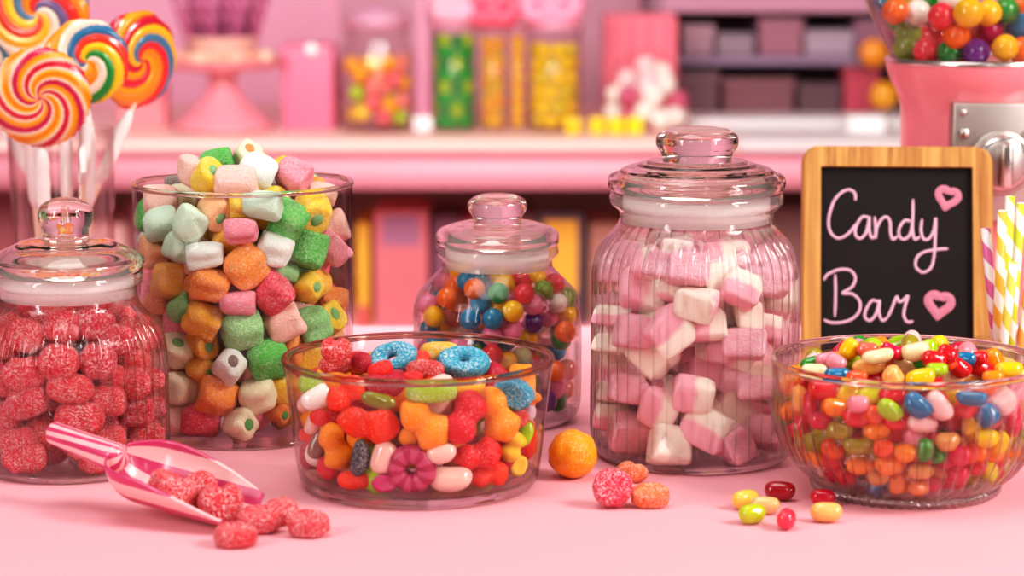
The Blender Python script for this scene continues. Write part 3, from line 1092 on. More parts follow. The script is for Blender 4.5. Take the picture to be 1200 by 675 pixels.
# open cylinder of marshmallow sweets
container('cyl', 289.5, 501,
          [(501, 0), (501, 70), (501, 119), (498, 124), (490, 125), (400, 126), (300, 127.3), (222, 128.2), (216, 129), (213.5, 127.5)],
          [(213.5, 126.5), (217, 125.0), (222, 124.6), (300, 123.7), (400, 122.3), (478, 121), (487, 117), (490, 105), (490, 50), (490, 0)],
          'tall open clear glass cylinder heaped with pastel sugared marshmallows', 'glass vase', 'glass_cylinder', G_FLAT, body='cylinder_wall', rim=.0016)
# round clear bowl of gummies in front
container('gummybowl', 491, 566,
          [(566, 0), (566, 80), (566, 128), (563, 135), (555, 139.5), (545, 142), (500, 148), (440, 155.5), (426, 158), (420.5, 159), (418, 157)],
          [(418, 154.5), (422, 152.5), (440, 150), (500, 142.5), (536, 137), (545, 131), (549, 118), (551, 70), (551, 0)],
          'round clear glass bowl in front, filled with mixed gummy sweets', 'bowl', 'glass_bowl', G_FLAT, body='bowl_wall', rim=.0021)
# fluted bowl of jelly beans
container('beanbowl', 1060.5, 572,
          [(571, 0), (571, 60), (569, 98), (564, 106), (556, 115), (545, 127), (525, 140), (505, 148.5), (480, 154), (450, 157), (432, 158.5), (424, 160), (421, 158)],
          [(421, 155), (425, 153), (450, 151), (480, 147.5), (505, 141), (525, 132), (545, 118), (556, 104), (560, 90), (562, 50), (562, 0)],
          'fluted clear glass bowl with beaded foot, heaped with jelly beans', 'bowl', 'glass_bowl', G_FIN, ribs=(56, 0.085, 572, 440, 0.9, 0.03), body='bowl_wall', rim=.0020)
c_ = CONT['beanbowl']
sc_px = F / depth(c_['B'])
bm = bmesh.new()
nb = 62
vs = []
seg_ = nb * 10
for k in range(seg_):
    t = 2 * PI * k / seg_
    row = []
    for j in range(12):
        b = 2 * PI * j / 12
        bead = 1 + 0.28 * math.cos(nb * t + 1.2 * math.sin(b) + b * 0.9)
        rr = 105 / sc_px + 5.2 / sc_px * math.cos(b) * bead
        row.append(bm.verts.new((rr * math.cos(t), rr * math.sin(t), 6.8 / sc_px + 5.2 / sc_px * math.sin(b) * bead)))
    vs.append(row)
for k in range(seg_):
    for j in range(12):
        bm.faces.new((vs[k][j], vs[(k + 1) % seg_][j], vs[(k + 1) % seg_][(j + 1) % 12], vs[k][(j + 1) % 12]))
bmesh.ops.recalc_face_normals(bm, faces=bm.faces[:])
link('beaded_foot', bm, G_FOOT, c_['root'])

# gumball machine -----------------------------------------------------------
GMY = 1.66
p0 = Vector((at_y(1145, 200, GMY).x, GMY, TABLE))
gy = project(p0)[1]
_sc = F / depth(at_y(1145, 150, GMY))


def gz(y):
    return at_y(1145, y, GMY).z - TABLE


gm = empty('gumball_machine', p0, 'pink gumball machine with chrome plate and glass globe behind the chalkboard', 'gumball machine')
M_MACH = plain('coral_pink_enamel', 'F58690', rough=0.28, coat=0.5, var=0.03)
M_CHROME = plain('brushed_chrome', 'D8CDC8', rough=0.22, metal=1.0, var=0.06, nscale=40)
M_PLATE = plain('worn_steel_plate', 'BDB0AA', rough=0.38, metal=0.9, var=0.12, nscale=60)
bprof = smooth_profile([(0, 0.0), (.070, 0.0), (.073, .006), (.070, .014), (.060, .024), (90 / _sc, gz(330)), (90 / _sc, gz(240)), (90 / _sc, gz(160)), (91 / _sc, gz(125)), (96 / _sc, gz(108)), (104 / _sc, gz(92)), (108.5 / _sc, gz(78)), (109 / _sc, gz(72))], 4)
link('machine_body', lathe(bprof + [(100 / _sc, gz(72)), (0, gz(74))], 96, closed=False), M_MACH, gm)
link('chrome_collar', lathe([(100 / _sc, gz(73)), (110 / _sc, gz(73)), (111 / _sc, gz(71)), (110 / _sc, gz(67)), (104 / _sc, gz(66)), (100 / _sc, gz(68))], 96), M_CHROME, gm)
gprof = smooth_profile([(104 / _sc, gz(67)), (113 / _sc, gz(48)), (126 / _sc, gz(22)), (138 / _sc, gz(-8)), (148 / _sc, gz(-50)), (150 / _sc, gz(-90)), (140 / _sc, gz(-140)), (115 / _sc, gz(-185)), (80 / _sc, gz(-205))], 5)
link('globe', lathe(gprof + [(r - .0022, z) for r, z in gprof[::-1]], 96), G_FLAT, gm)
link('cap', lathe(smooth_profile([(82 / _sc, gz(-203)), (84 / _sc, gz(-212)), (60 / _sc, gz(-235)), (20 / _sc, gz(-250)), (0, gz(-252))], 4), 64, closed=False), M_MACH, gm)
fy = -.062
plx0, plx1 = (1096 - 1145) / _sc, (1194 - 1145) / _sc
pl_ = link('coin_plate', box(plx0, plx1, fy, fy + .022, gz(247), gz(113), .0015), M_PLATE, gm)
link('raised_edge', box(plx1 - .0012, plx1 + .0012, fy - .0015, fy + .02, gz(247), gz(113), .0006), M_CHROME, pl_)


def disc_y(name, x, y, r, d0, d1, mat, par, bev=.001):
    pr = lathe([(0, d0), (r, d0), (r, d1 - bev), (r - bev, d1), (0, d1)], 48, closed=False)
    for v in pr.verts:
        v.co = Vector((x + v.co.x, fy - v.co.z, y + v.co.y))
    return link(name, pr, mat, par)


for (sx, sy, r) in ((1107, 123, 4), (1188, 125, 4), (1109, 147, 6), (1180, 149, 6)):
    disc_y('screw', (sx - 1145) / _sc, gz(sy), r / _sc, 0, .003, M_CHROME, pl_, .0012)
dl = disc_y('coin_dial', (1150 - 1145) / _sc, gz(180), 37 / _sc, 0, .006, M_PLATE, pl_)
disc_y('dial_ring', (1150 - 1145) / _sc, gz(180), 32 / _sc, .006, .012, M_CHROME, dl, .003)
disc_y('dial_face', (1150 - 1145) / _sc, gz(180), 26 / _sc, .012, .0135, M_PLATE, dl, .001)
link('turn_handle', box((1150 - 1145) / _sc - .004, (1150 - 1145) / _sc + .004, fy - .026, fy - .013, gz(205), gz(155), .002), M_CHROME, dl)
CONT['machine'] = dict(B=p0, z=np.array([z for r, z in gprof]), r=np.array([r - .0025 for r, z in gprof]), floor=gz(69), root=gm, cx=1145)

# lollipops in a tall glass ---------------------------------------------------
LY = 1.63
G_TUMB = glass_wall('tumbler_glass', 0.0, (0.85, 0.72, 0.72), refl=.5)
lg0 = Vector((at_y(71, 150, LY).x, LY, TABLE))
lsc = F / depth(at_y(71, 250, LY))
lz = lambda y: at_y(71, y, LY).z - TABLE
lg = empty('tumbler', lg0, 'tall clear glass holding swirl lollipops behind the left jar', 'glass')
link('glass_wall', lathe([(0, 0), (56 / lsc, 0), (62 / lsc, lz(150)), (60.5 / lsc, lz(149)), (54 / lsc, .008), (0, .008)], 72, closed=False), G_TUMB, lg)


def lollipop(px, py, rpx, Y, yaw, pitch, cols, spin, arms, foot, label, core=0.9):
    c = at_y(px, py, Y)
    R_ = rpx * depth(c) / F
    base = lg0 + Vector((foot[0] / lsc, foot[1] / lsc, .009))
    root = empty('lollipop', base, label, 'lollipop', 'swirl lollipops in the tall glass')
    nr, na = 34, 180
    bm = bmesh.new()
    seg = len(cols)

    def phase(r, a):
        return a / (2 * PI) + spin * (r ** core)

    def h(r, a):
        ed = math.sqrt(max(0, 1 - min(1, r) ** 4))
        f = (phase(r, a) * arms * seg) % 1.0
        return R_ * (0.17 * ed + 0.035 * math.sin(PI * f) * min(1, r * 3) * (0.3 + 0.7 * ed))
    tones = []
    for s in (1, -1):
        rows = []
        for i in range(nr + 1):
            r = (i / nr) ** 0.8
            row = []
            for k in range(na if i else 1):
                a = 2 * PI * k / na
                edge = 1 + 0.02 * math.sin(phase(r, a) * arms * seg * 2 * PI) * r
                row.append(bm.verts.new((R_ * r * math.cos(a) * edge, -s * h(r, a), R_ * r * math.sin(a) * edge)))
                tones.append((r, a))
            rows.append(row)
        for i in range(nr):
            for k in range(na):
                k2 = (k + 1) % na
                if i == 0:
                    bm.faces.new((rows[0][0], rows[1][k], rows[1][k2]))
                else:
                    bm.faces.new((rows[i][k], rows[i + 1][k], rows[i + 1][k2], rows[i][k2]))
    bmesh.ops.recalc_face_normals(bm, faces=bm.faces[:])
    me = bpy.data.meshes.new('candy_disc')
    bm.to_mesh(me)
    bm.free()
    at = me.color_attributes.new('tone', 'FLOAT_COLOR', 'POINT')
    lc = [lin(x) for x in cols]
    for i, (r, a) in enumerate(tones):
        f = (phase(r, a) * arms * seg)
        k = int(math.floor(f)) % seg
        at.data[i].color = lc[k]
    rotm = Matrix.Rotation(math.radians(yaw), 4, 'Z') @ Matrix.Rotation(math.radians(pitch), 4, 'X')
    o = link('candy_disc', me, MATS.setdefault('lolly', attr_mat('lollipop_sugar', 0.22, 0.4)), root)
    o.matrix_local = Matrix.Translation(c - base) @ rotm
    # stick
    bm = bmesh.new()
    top = c - base + Vector((0, 0, -R_ * 0.7))
    tube(bm, [Vector((0, 0, 0)), top * 0.5, top], 0.0024, 12)
    link('stick', bm, plain('cream_paper_stick', 'F0CDB4', rough=.6), root)
    bm = bmesh.new()
    a_, b_ = 0.64, 0.94
    pts = [top * (a_ + (b_ - a_) * t / 10) for t in range(11)]
    tube(bm, pts, 0.0046, 14, [0.5, .9, 1, .95, 1.05, 1, .9, 1.0, .95, .8, .45])
    link('paper_sleeve', bm, plain('white_paper', 'FBF2EE', rough=.5), root)


lollipop(47, 114, 59, 1.555, 6, 4, ['C8144C', 'C8144C', 'F8C8B4', 'F79A0C', 'F47A12', 'F7AE18', 'F8CDB8', 'D41A36', 'D41A36', 'F8C0A8', 'F6A010', 'F48A14'], 0.48, 3, (-14, -30),
         'red, orange and white swirl lollipop, lowest at the front of the glass')
lollipop(101, 72, 50, 1.60, 14, 0, ['F08A1E', 'F6D8C0', '1E8A3A', 'F6C21E', 'E8402A', '2E6E96', 'F6D8C0', 'F29A1E'], 0.6, 1, (12, -8),
         'swirl lollipop with green and blue bands, in the middle of the glass')
lollipop(160, 70, 58, 1.66, 48, 6, ['E0203A', 'F0A010', 'F28A1E', 'E82A2E', '3C7A9C', 'F6B81E', 'D01838', 'F29A16'], 0.7, 1, (-44, 4),
         'red, amber and blue swirl lollipop turned sideways at the right of the glass')
lollipop(46, 16, 62, 1.69, -8, 0, ['F6B416', 'F2D9BE', '6E5A86', 'E8302A', 'F08A1E', '5A7C96', 'F6C01E', 'E8442A'], 0.6, 1, (-30, 24),
         'purple, yellow and red swirl lollipop highest at the back of the glass')
lollipop(-18, 60, 52, 1.72, -20, 0, ['F6B416', 'F2D9BE', '4A7C8E', '5E4A76', 'F08A1E', 'E8442A'], 0.6, 1, (46, 10),
         'purple and yellow swirl lollipop cut by the left picture edge')
for k, (x, dx, y, lab) in enumerate([(-26, -36, -.004, 'leftmost bare white-sleeved stick in the lollipop glass'), (0, 2, .012, 'middle bare white-sleeved stick in the lollipop glass'), (30, 34, .002, 'rightmost bare white-sleeved stick in the lollipop glass')]):
    so_ = empty('paper_stick', lg0 + Vector((x / lsc * .8, y, .009)), lab, 'stick')
    bm = bmesh.new()
    top = Vector(((dx - x * .8) / lsc, 0, lz(158)))
    tube(bm, [Vector((0, 0, 0)), top * .5, top], .0023, 12)
    link('stick', bm, plain('cream_paper_stick', 'F0CDB4', rough=.6), so_)
    bm = bmesh.new()
    pts = [top * (.62 + .36 * t / 10) for t in range(11)]
    tube(bm, pts, .0046, 14, [0.5, .9, 1, .95, 1.05, 1, .9, 1.0, .95, .8, .45])
    link('paper_sleeve', bm, plain('white_paper', 'FBF2EE', rough=.5), so_)

# paper straws in a glass cup -------------------------------------------------
SYY = 1.435
s0 = Vector((at_y(1192, 400, SYY).x, SYY, TABLE))
ssc = F / depth(at_y(1192, 400, SYY))
sz_ = lambda y: at_y(1192, y, SYY).z - TABLE
cu = empty('glass_cup', s0, 'clear glass cup of paper straws behind the jelly bean bowl', 'cup')
link('cup_wall', lathe([(0, 0), (48 / ssc, 0), (55 / ssc, sz_(401)), (53.5 / ssc, sz_(400)), (46 / ssc, .006), (0, .006)], 72, closed=False), G_FLAT, cu)
for k, (tx, ty, bx, Yt, ca, cb, lab) in enumerate([
        (1155, 268, 1167, -.012, 'DE6A9C', 'F8ECEA', 'pink and white striped paper straw leaning furthest left in the cup'),
        (1175, 247, 1168, -.022, 'F2B23A', 'F8F0E2', 'orange and white striped paper straw in the cup'),
        (1184, 230, 1176, .016, 'C8D21E', 'F6F2DC', 'tallest lime and white striped paper straw, rear of the cup'),
        (1197, 238, 1184, -.010, 'C6D424', 'F8F4E0', 'lime and white striped paper straw at the picture edge'),
        (1188, 308, 1176, -.034, 'DCC84A', 'FAF6E6', 'shortest yellow and white striped paper straw in the cup front'),
        (1206, 330, 1196, .004, 'F2A24A', 'FAE6D6', 'short peach and white striped straw cut by the picture edge')]):
    T = at_y(tx, ty, SYY + Yt * .8)
    Bm = at_y(bx, 402, SYY + Yt * .6)
    d = (T - Bm).normalized()
    foot = T - d * ((T.z - TABLE - .0075) / d.z)
    bm = bmesh.new()
    L = (T - foot).length
    rr = 5.6 / ssc
    bm = lathe([(rr, 0), (rr, L), (rr * .82, L), (rr * .82, 0)], 24)
    o = link('paper_straw', bm, stripe_mat('straw_stripe', ca, cb, 1, twist=46, rough=.55))
    o.location = foot
    o.rotation_mode = 'QUATERNION'
    o.rotation_quaternion = d.to_track_quat('Z', 'Y')
    tag(o, lab, 'paper straw', 'striped paper straws')

# chalkboard ------------------------------------------------------------------
yaw, lean = math.radians(-4.0), math.radians(17)
bl = at_z(1045, 452)
BX = Vector((math.cos(yaw), math.sin(yaw), 0))
BACK = Vector((-math.sin(yaw), math.cos(yaw), 0))
BU = (Vector((0, 0, 1)) * math.cos(lean) + BACK * math.sin(lean)).normalized()
BN = BX.cross(BU).normalized()      # faces the eye
if BN.y > 0:
    BN = -BN


def on_board(px, py, off=0.0):
    d = ray(px, py)
    o_ = bl + BN * off
    t = (o_ - EYE).dot(BN) / d.dot(BN)
    q = EYE + d * t - bl
    return q.dot(BX), q.dot(BU)


bo = empty('chalkboard', bl, 'small wooden-framed chalkboard with pink chalk writing, leaning behind the jelly bean bowl', 'chalkboard')
bmat = Matrix((BX, BN * -1, BU)).transposed().to_4x4()
bo.matrix_world = Matrix.Translation(bl) @ bmat
W0 = on_board(940, 200)[0]
W1 = on_board(1163.5, 200)[0]
HT = on_board(1060, 171)[1]
I0, I1 = on_board(962, 200)[0], on_board(1140, 200)[0]
IT = on_board(1050, 195)[1]
IB = 0.019
M_WOOD = wood_mat('light_oak_frame', 'A0632A', 'D09650')
M_SLATE = plain('black_slate', '1F1918', rough=.8, var=.18, nscale=25, spec=.2)
th = .011


def board_frame():
    def rrect(x0, x1, z0, z1, r, n=8):
        out = []
        for cx_, cz_, a0 in ((x1 - r, z1 - r, 0), (x0 + r, z1 - r, PI / 2), (x0 + r, z0 + r, PI), (x1 - r, z0 + r, 3 * PI / 2)):
            for i in range(n + 1):
                a = a0 + PI / 2 * i / n
                out.append((cx_ + r * math.cos(a), cz_ + r * math.sin(a)))
        return out
    bm = bmesh.new()
    e = .0015
    loops = []
    for (d, ins, outer) in ((th, 0, True), (e - th * 0, 0, True), (0, e, True), (0, 0, False), (th * .5, 0, False), (th, 0, False)):
        if outer:
            pts = rrect(W0 + ins, W1 - ins, 0 + ins, HT - ins, .011)
        else:
            pts = rrect(I0, I1, IB, IT, .0008)
        loops.append([bm.verts.new((x, d, z)) for x, z in pts])
    n = len(loops[0])
    for a, b in zip(loops, loops[1:] + loops[:1]):
        for k in range(n):
            bm.faces.new((a[k], a[(k + 1) % n], b[(k + 1) % n], b[k]))
    bmesh.ops.recalc_face_normals(bm, faces=bm.faces[:])
    return bm


fr = link('frame', board_frame(), M_WOOD, bo, smooth=False)
link('slate', box(I0 - .002, I1 + .002, .004, .008, IB - .002, IT + .002), M_SLATE, bo, smooth=False)
M_CHALK = plain('pink_chalk', 'E0AEC4', rough=.9, var=.12, nscale=900)
M_CHALK2 = plain('rose_chalk', 'C97A8C', rough=.9, var=.2, nscale=900)


def stroke(bm, pts, w, px=True):
    """a flattened chalk line on the slate through picture-crop points"""
    pp = [on_board(900 + x / 2.327, 130 + y / 2.327, -.004) for x, y in pts] if px else pts
    sm = smooth_xy(pp, 8)
    left, right, up = [], [], []
    for i, (x, z) in enumerate(sm):
        a = sm[max(0, i - 1)]
        b = sm[min(len(sm) - 1, i + 1)]
        d = Vector((b[0] - a[0], b[1] - a[1]))
        if d.length < 1e-9:
            d = Vector((1, 0))
        d.normalize()
        n = Vector((-d.y, d.x))
        k = min(1, 0.55 + i / 6, 0.55 + (len(sm) - 1 - i) / 6)
        left.append(bm.verts.new((x + n.x * w / 2 * k, .00385, z + n.y * w / 2 * k)))
        up.append(bm.verts.new((x, .0033, z)))
        right.append(bm.verts.new((x - n.x * w / 2 * k, .00385, z - n.y * w / 2 * k)))
    for i in range(len(sm) - 1):
        bm.faces.new((left[i], up[i], up[i + 1], left[i + 1]))
        bm.faces.new((up[i], right[i], right[i + 1], up[i + 1]))


def smooth_xy(pts, sub):
    out = []
    n = len(pts)
    for i in range(n - 1):
        p0, p1, p2, p3 = pts[max(0, i - 1)], pts[i], pts[i + 1], pts[min(n - 1, i + 2)]
        for s in range(sub):
            t = s / sub
            out.append(tuple(0.5 * (2 * p1[a] + (-p0[a] + p2[a]) * t + (2 * p0[a] - 5 * p1[a] + 4 * p2[a] - p3[a]) * t * t
                                    + (-p0[a] + 3 * p1[a] - 3 * p2[a] + p3[a]) * t ** 3) for a in range(2)))
    out.append(tuple(pts[-1]))
    return out


LW = 7.8 / 2.327 * depth(bl) / F
bm = bmesh.new()
for s in [
    [(238, 244), (237, 226), (222, 215), (200, 223), (180, 246), (168, 280), (165, 310), (172, 334), (190, 347), (210, 341), (228, 325), (240, 308)],
    [(273, 290), (256, 290), (241, 313), (238, 336), (250, 348), (265, 336), (273, 310), (276, 288), (276, 325), (283, 346), (296, 338)],
    [(291, 288), (293, 320), (293, 346), (297, 318), (311, 294), (325, 290), (333, 305), (334, 332), (340, 350), (353, 342)],
    [(389, 302), (373, 299), (358, 320), (358, 342), (371, 350), (387, 336), (394, 300), (395, 240)], [(394, 296), (394, 325), (400, 350), (414, 343)],
    [(420, 295), (417, 325), (424, 349), (439, 348), (452, 325), (457, 292), (456, 340), (452, 400), (442, 430), (421, 440), (403, 425), (406, 400), (426, 385), (460, 378), (492, 376)],
    [(183, 446), (184, 500), (182, 562)], [(152, 462), (163, 446), (193, 433), (224, 435), (238, 455), (229, 480), (203, 497), (231, 500), (250, 520), (248, 548), (228, 568), (200, 577), (170, 577), (151, 569)],
    [(301, 522), (284, 517), (268, 540), (264, 562), (277, 572), (292, 558), (300, 535), (304, 516), (303, 552), (312, 572), (326, 563)],
    [(326, 563), (338, 538), (346, 516), (352, 507), (357, 520), (369, 516), (381, 505), (373, 535), (370, 558), (379, 575), (396, 574)],
]:
    stroke(bm, s, LW)
tag(link('chalk_lettering', bm, M_CHALK, bo, smooth=False), 'pink handwritten chalk words Candy Bar')


def heart(cx, cy, w, h, ang, lw):
    bm = bmesh.new()
    pts = []
    for i in range(41):
        t = 2 * PI * i / 40
        x = 16 * math.sin(t) ** 3 / 17
        y = -(13 * math.cos(t) - 5 * math.cos(2 * t) - 2 * math.cos(3 * t) - math.cos(4 * t)) / 15
        x, y = x * w / 2, y * h / 2
        pts.append((cx + x * math.cos(ang) - y * math.sin(ang), cy + x * math.sin(ang) + y * math.cos(ang)))
    stroke(bm, pts, lw * depth(bl) / F / 2.327)
    return bm


tag(link('chalk_heart', heart(490, 236, 58, 52, .25, 20), M_CHALK2, bo, smooth=False), 'smaller pink chalk heart, upper right of the slate')
tag(link('chalk_heart', heart(467, 527, 66, 60, .15, 24), M_CHALK2, bo, smooth=False), 'larger pink chalk heart beside the word Bar')
# a wooden strut behind the board
link('back_strut', box(-.006, .006, th, th + .004, 0.01, HT * .55, .001), M_WOOD, bo, smooth=False)

# ================================================================== sweets
# every sweet: dict(cont, name, kind, var, fin, col, cname, desc, pos, rot, size, rho)
SW = []


def rin(c, h):
    return np.interp(h, c['z'], c['r'])


class Pile:
    def __init__(s, key, top_px, dome_px, overlap=0.86):
        s.key, s.c = key, CONT[key]
        s.B = s.c['B']
        s.top0 = at_y(s.c['cx'], top_px, s.B.y).z - TABLE
        s.dome = dome_px * depth(s.B) / F
        s.P = np.zeros((0, 3))
        s.R = np.zeros(0)
        s.ov = overlap

    def inside(s, Q, rho, flat=0.0, low=0.0):
        x, y, h = Q[:, 0] - s.B.x, Q[:, 1] - s.B.y, Q[:, 2] - TABLE
        r = np.hypot(x, y)
        R0 = rin(s.c, np.clip(h, s.c['floor'], s.c['z'][-1]))
        top = s.top0 + s.dome * (1 - (r / max(1e-6, float(R0.max()))) ** 2)
        zmax = s.c['z'][-1]
        wall = np.where(h < zmax, R0 - rho - flat, 10)
        # tighten against tapering walls above and below the centre
        R1 = rin(s.c, np.clip(h - rho * .7, s.c['floor'] + 1e-4, zmax)) - rho * .75
        R2 = np.where(h + rho * .7 < zmax, rin(s.c, np.clip(h + rho * .7, s.c['floor'], zmax)) - rho * .75, 10)
        return (r < np.minimum(np.minimum(wall, R1), R2)) & (h > s.c['floor'] + rho * .95) & (h < top - low)

    def first(s, o, d, rho, flat=0.0, ov=None, low=0.0, tmin=1.0, tmax=2.3):
        t = np.arange(tmin, tmax, 0.0012)
        Q = np.array(o)[None] + t[:, None] * np.array(d)[None]
        ok = s.inside(Q, rho, flat, low)
        if not ok.any():
            return None
        if len(s.P):
            D = np.linalg.norm(Q[ok][:, None] - s.P[None], axis=2)
            free = (D > (ov or s.ov) * (rho + s.R)[None]).all(1)
            idx = np.nonzero(ok)[0][free]
        else:
            idx = np.nonzero(ok)[0]
        return Q[idx[0]] if len(idx) else None

    def put(s, q, rho):
        s.P = np.vstack([s.P, q])
        s.R = np.append(s.R, rho)


def spec(pile, px, py, w, h, dpt, rot, tilt, yaw, **info):
    """one sweet seen at a pixel, w x h pixels large, dpt deep (share of the smaller side)"""
    k = depth(pile.B) / F
    W, H, D = w * k, h * k, dpt * min(w, h) * k
    rho_wall = D / 2
    rho = 0.5 * (W * H * D) ** (1 / 3)
    flat = (max(W, H) / 2) ** 2 / (2 * max(.02, float(rin(pile.c, pile.c['floor'] + .03)))) * .6
    d = ray(px, py)
    q = None
    tmin = 1.0
    for s_ in SW:
        if s_['cont'] == pile.key and math.hypot(s_['px'][0] - px, s_['px'][1] - py) < .42 * (s_['mpx'] + min(w, h)):
            tmin = max(tmin, (s_['pos'] - EYE).length + .15 * rho)
    for ov in (pile.ov, pile.ov * .85, pile.ov * .7):
        q = pile.first(EYE, d, max(rho_wall, rho * .75), flat, ov, tmin=tmin)
        if q is not None:
            break
    if q is None:
        for ov in (pile.ov * .9, pile.ov * .75, pile.ov * .6):
            q = pile.first(EYE, d, rho * .7, 0, ov, low=-.012)
            if q is not None:
                break
    if q is None:
        return
    kk = depth(Vector(q)) / F
    pile.put(q, rho)
    SW.append(dict(cont=pile.key, pos=Vector(q), rot=cam_rot(rot, tilt, yaw), size=(w * kk, h * kk, dpt * min(w, h) * kk), rho=rho, px=(px, py), mpx=min(w, h), spec=True, **info))


def fill(pile, n, seed, maker, rho, pix, rnd_views=True):
    """more sweets, dropped in along sight lines from the front, sides and above until nothing fits"""
    rg = random.Random(seed)
    x0, x1, y0, y1 = pix
    got = 0
    specs = [(s_['px'], s_['size'], (s_['pos'] - EYE).length) for s_ in SW if s_['cont'] == pile.key and s_.get('spec')]
    for i in range(n * 14):
        if got >= n:
            break
        m = i % 10
        if m < 5 or not rnd_views:
            o = EYE
            px, py = rg.uniform(x0, x1), rg.uniform(y0, y1)
            d = ray(px, py)
        else:
            tgt = Vector((pile.B.x, pile.B.y, TABLE)) + Vector((rg.uniform(-.06, .06), rg.uniform(-.06, .06), rg.uniform(0, pile.top0 + pile.dome)))
            a = rg.uniform(-PI * .95, -PI * .05) if m < 9 else rg.uniform(0, PI)
            el = rg.uniform(.05, 1.2)
            d = -Vector((math.cos(a) * math.cos(el), math.sin(a) * math.cos(el), math.sin(el)))
            o = tgt - d * 1.3
        q = pile.first(o, d, rho, 0, pile.ov * .97, low=rho * 1.1)
        if q is None:
            continue
        qx, qy, qz = project(q)
        rp = rho * F / qz
        dist = (Vector(q) - EYE).length
        bad = False
        for (sx, sy), size, sd in specs:
            if dist < sd + .25 * rho and math.hypot(qx - sx, qy - sy) < rp * .8 + .42 * min(size[0], size[1]) * F / qz:
                bad = True
                break
        if bad:
            continue
        pile.put(q, rho)
        info = maker(rg, got)
        SW.append(dict(cont=pile.key, pos=Vector(q), rho=rho, px=(qx, qy), **info))
        got += 1
    return got


def rnd_rot(rg):
    return Matrix.Rotation(rg.uniform(0, 6.3), 3, 'X') @ Matrix.Rotation(rg.uniform(0, 6.3), 3, 'Y') @ Matrix.Rotation(rg.uniform(0, 6.3), 3, 'Z')


# palette: letter -> (hex, word)
PAL = {'y': ('F5B800', 'yellow'), 'o': ('EE6A0C', 'orange'), 'b': ('147FA8', 'blue'), 't': ('0E6C86', 'teal'), 'l': ('4FA6CC', 'light blue'), 'g': ('128A2A', 'green'),
       'v': ('7C9A1E', 'olive green'), 'k': ('EE86AA', 'pink'), 'r': ('E0333C', 'red'), 's': ('D9786A', 'salmon'), 'p': ('6E2C86', 'purple'), 'w': ('EFE0D4', 'white'),
       'c': ('C9C694', 'pale green'), 'm': ('C41E58', 'crimson'), 'i': ('6FBE1E', 'lime green')}

# ---- gumballs of the small jar
pl = Pile('gumjar', 316, 3, 0.93)
GJ = """525 349 o|537 354 o|556 339 o|563 356 l|584 344 g|551 374 b|578 374 b|601 365 y|531 371 s|509 371 y|614 345 r|624 357 k|636 341 v|652 355 w|663 349 v
600 385 k|624 378 p|642 371 k|663 369 y|655 383 v|640 393 w|541 389 w|520 389 y|538 391 w|577 393 k|617 397 y|503 357 k|514 353 t|520 360 g|495 356 y|504 386 t
591 334 y|587 325 y|548 330 b|560 327 t|610 331 r|628 328 y|641 324 k|649 333 r|630 321 y|534 336 o|539 318 y|662 389 o|651 411 b|648 362 y
514 389 y|552 392 b|593 399 t|553 408 i|577 416 r|594 424 y|611 418 c|621 425 r|578 432 i|609 430 w|651 435 o|649 455 k|652 470 g|657 398 g
524 404 o|540 403 k|566 399 t|640 410 v|636 425 w|512 402 b|646 485 w|640 470 p|655 490 v""".replace('\n', '|').split('|')
for s_ in GJ:
    x, y, c = s_.split()
    spec(pl, float(x), float(y), 25.5, 25.5, 1, 0, 0, 0, name='gumball', kind='ball', var=0, fin='gloss', col=PAL[c][0], cname=PAL[c][1])


def mk_gum(d_):
    def f(rg, i):
        c = rg.choice('yyobbtgvkrswpmkrw')
        return dict(name='gumball', kind='ball', var=i % 2, fin='gloss', col=PAL[c][0], cname=PAL[c][1], rot=rnd_rot(rg), size=(d_, d_, d_))
    return f


d_ = 25.5 * depth(pl.B) / F
fill(pl, 210, 21, mk_gum(d_), d_ / 2, (488, 678, 318, 500))

# ---- gumballs of the machine
pm = Pile('machine', -70, 10, 0.9)
for s_ in """1022 9 o|1049 13 o|1075 15 w|1103 19 r|1135 15 Y|1158 15 y|1179 13 g|1194 31 b|1160 36 m|1121 42 o|1040 31 y|1064 39 v|1080 44 r|1098 44 r|1062 56 v|1086 60 r|1114 61 g|1144 61 p|1178 56 y|1197 59 o|1197 9 o|1115 0 w|1092 -4 g|1065 -6 y|1047 54 m|1130 60 o|1105 -12 y""".split('|'):
    x, y, c = s_.split()
    big = 36 if c == 'Y' else 32
    spec(pm, float(x), float(y), big, big, 1, 0, 0, 0, name='gumball', kind='ball', var=1, fin='gloss', col=PAL[c.lower()][0], cname=PAL[c.lower()][1])
d_ = 32 * depth(pm.B) / F
fill(pm, 110, 22, mk_gum(d_), d_ / 2, (1000, 1290, -70, 68))

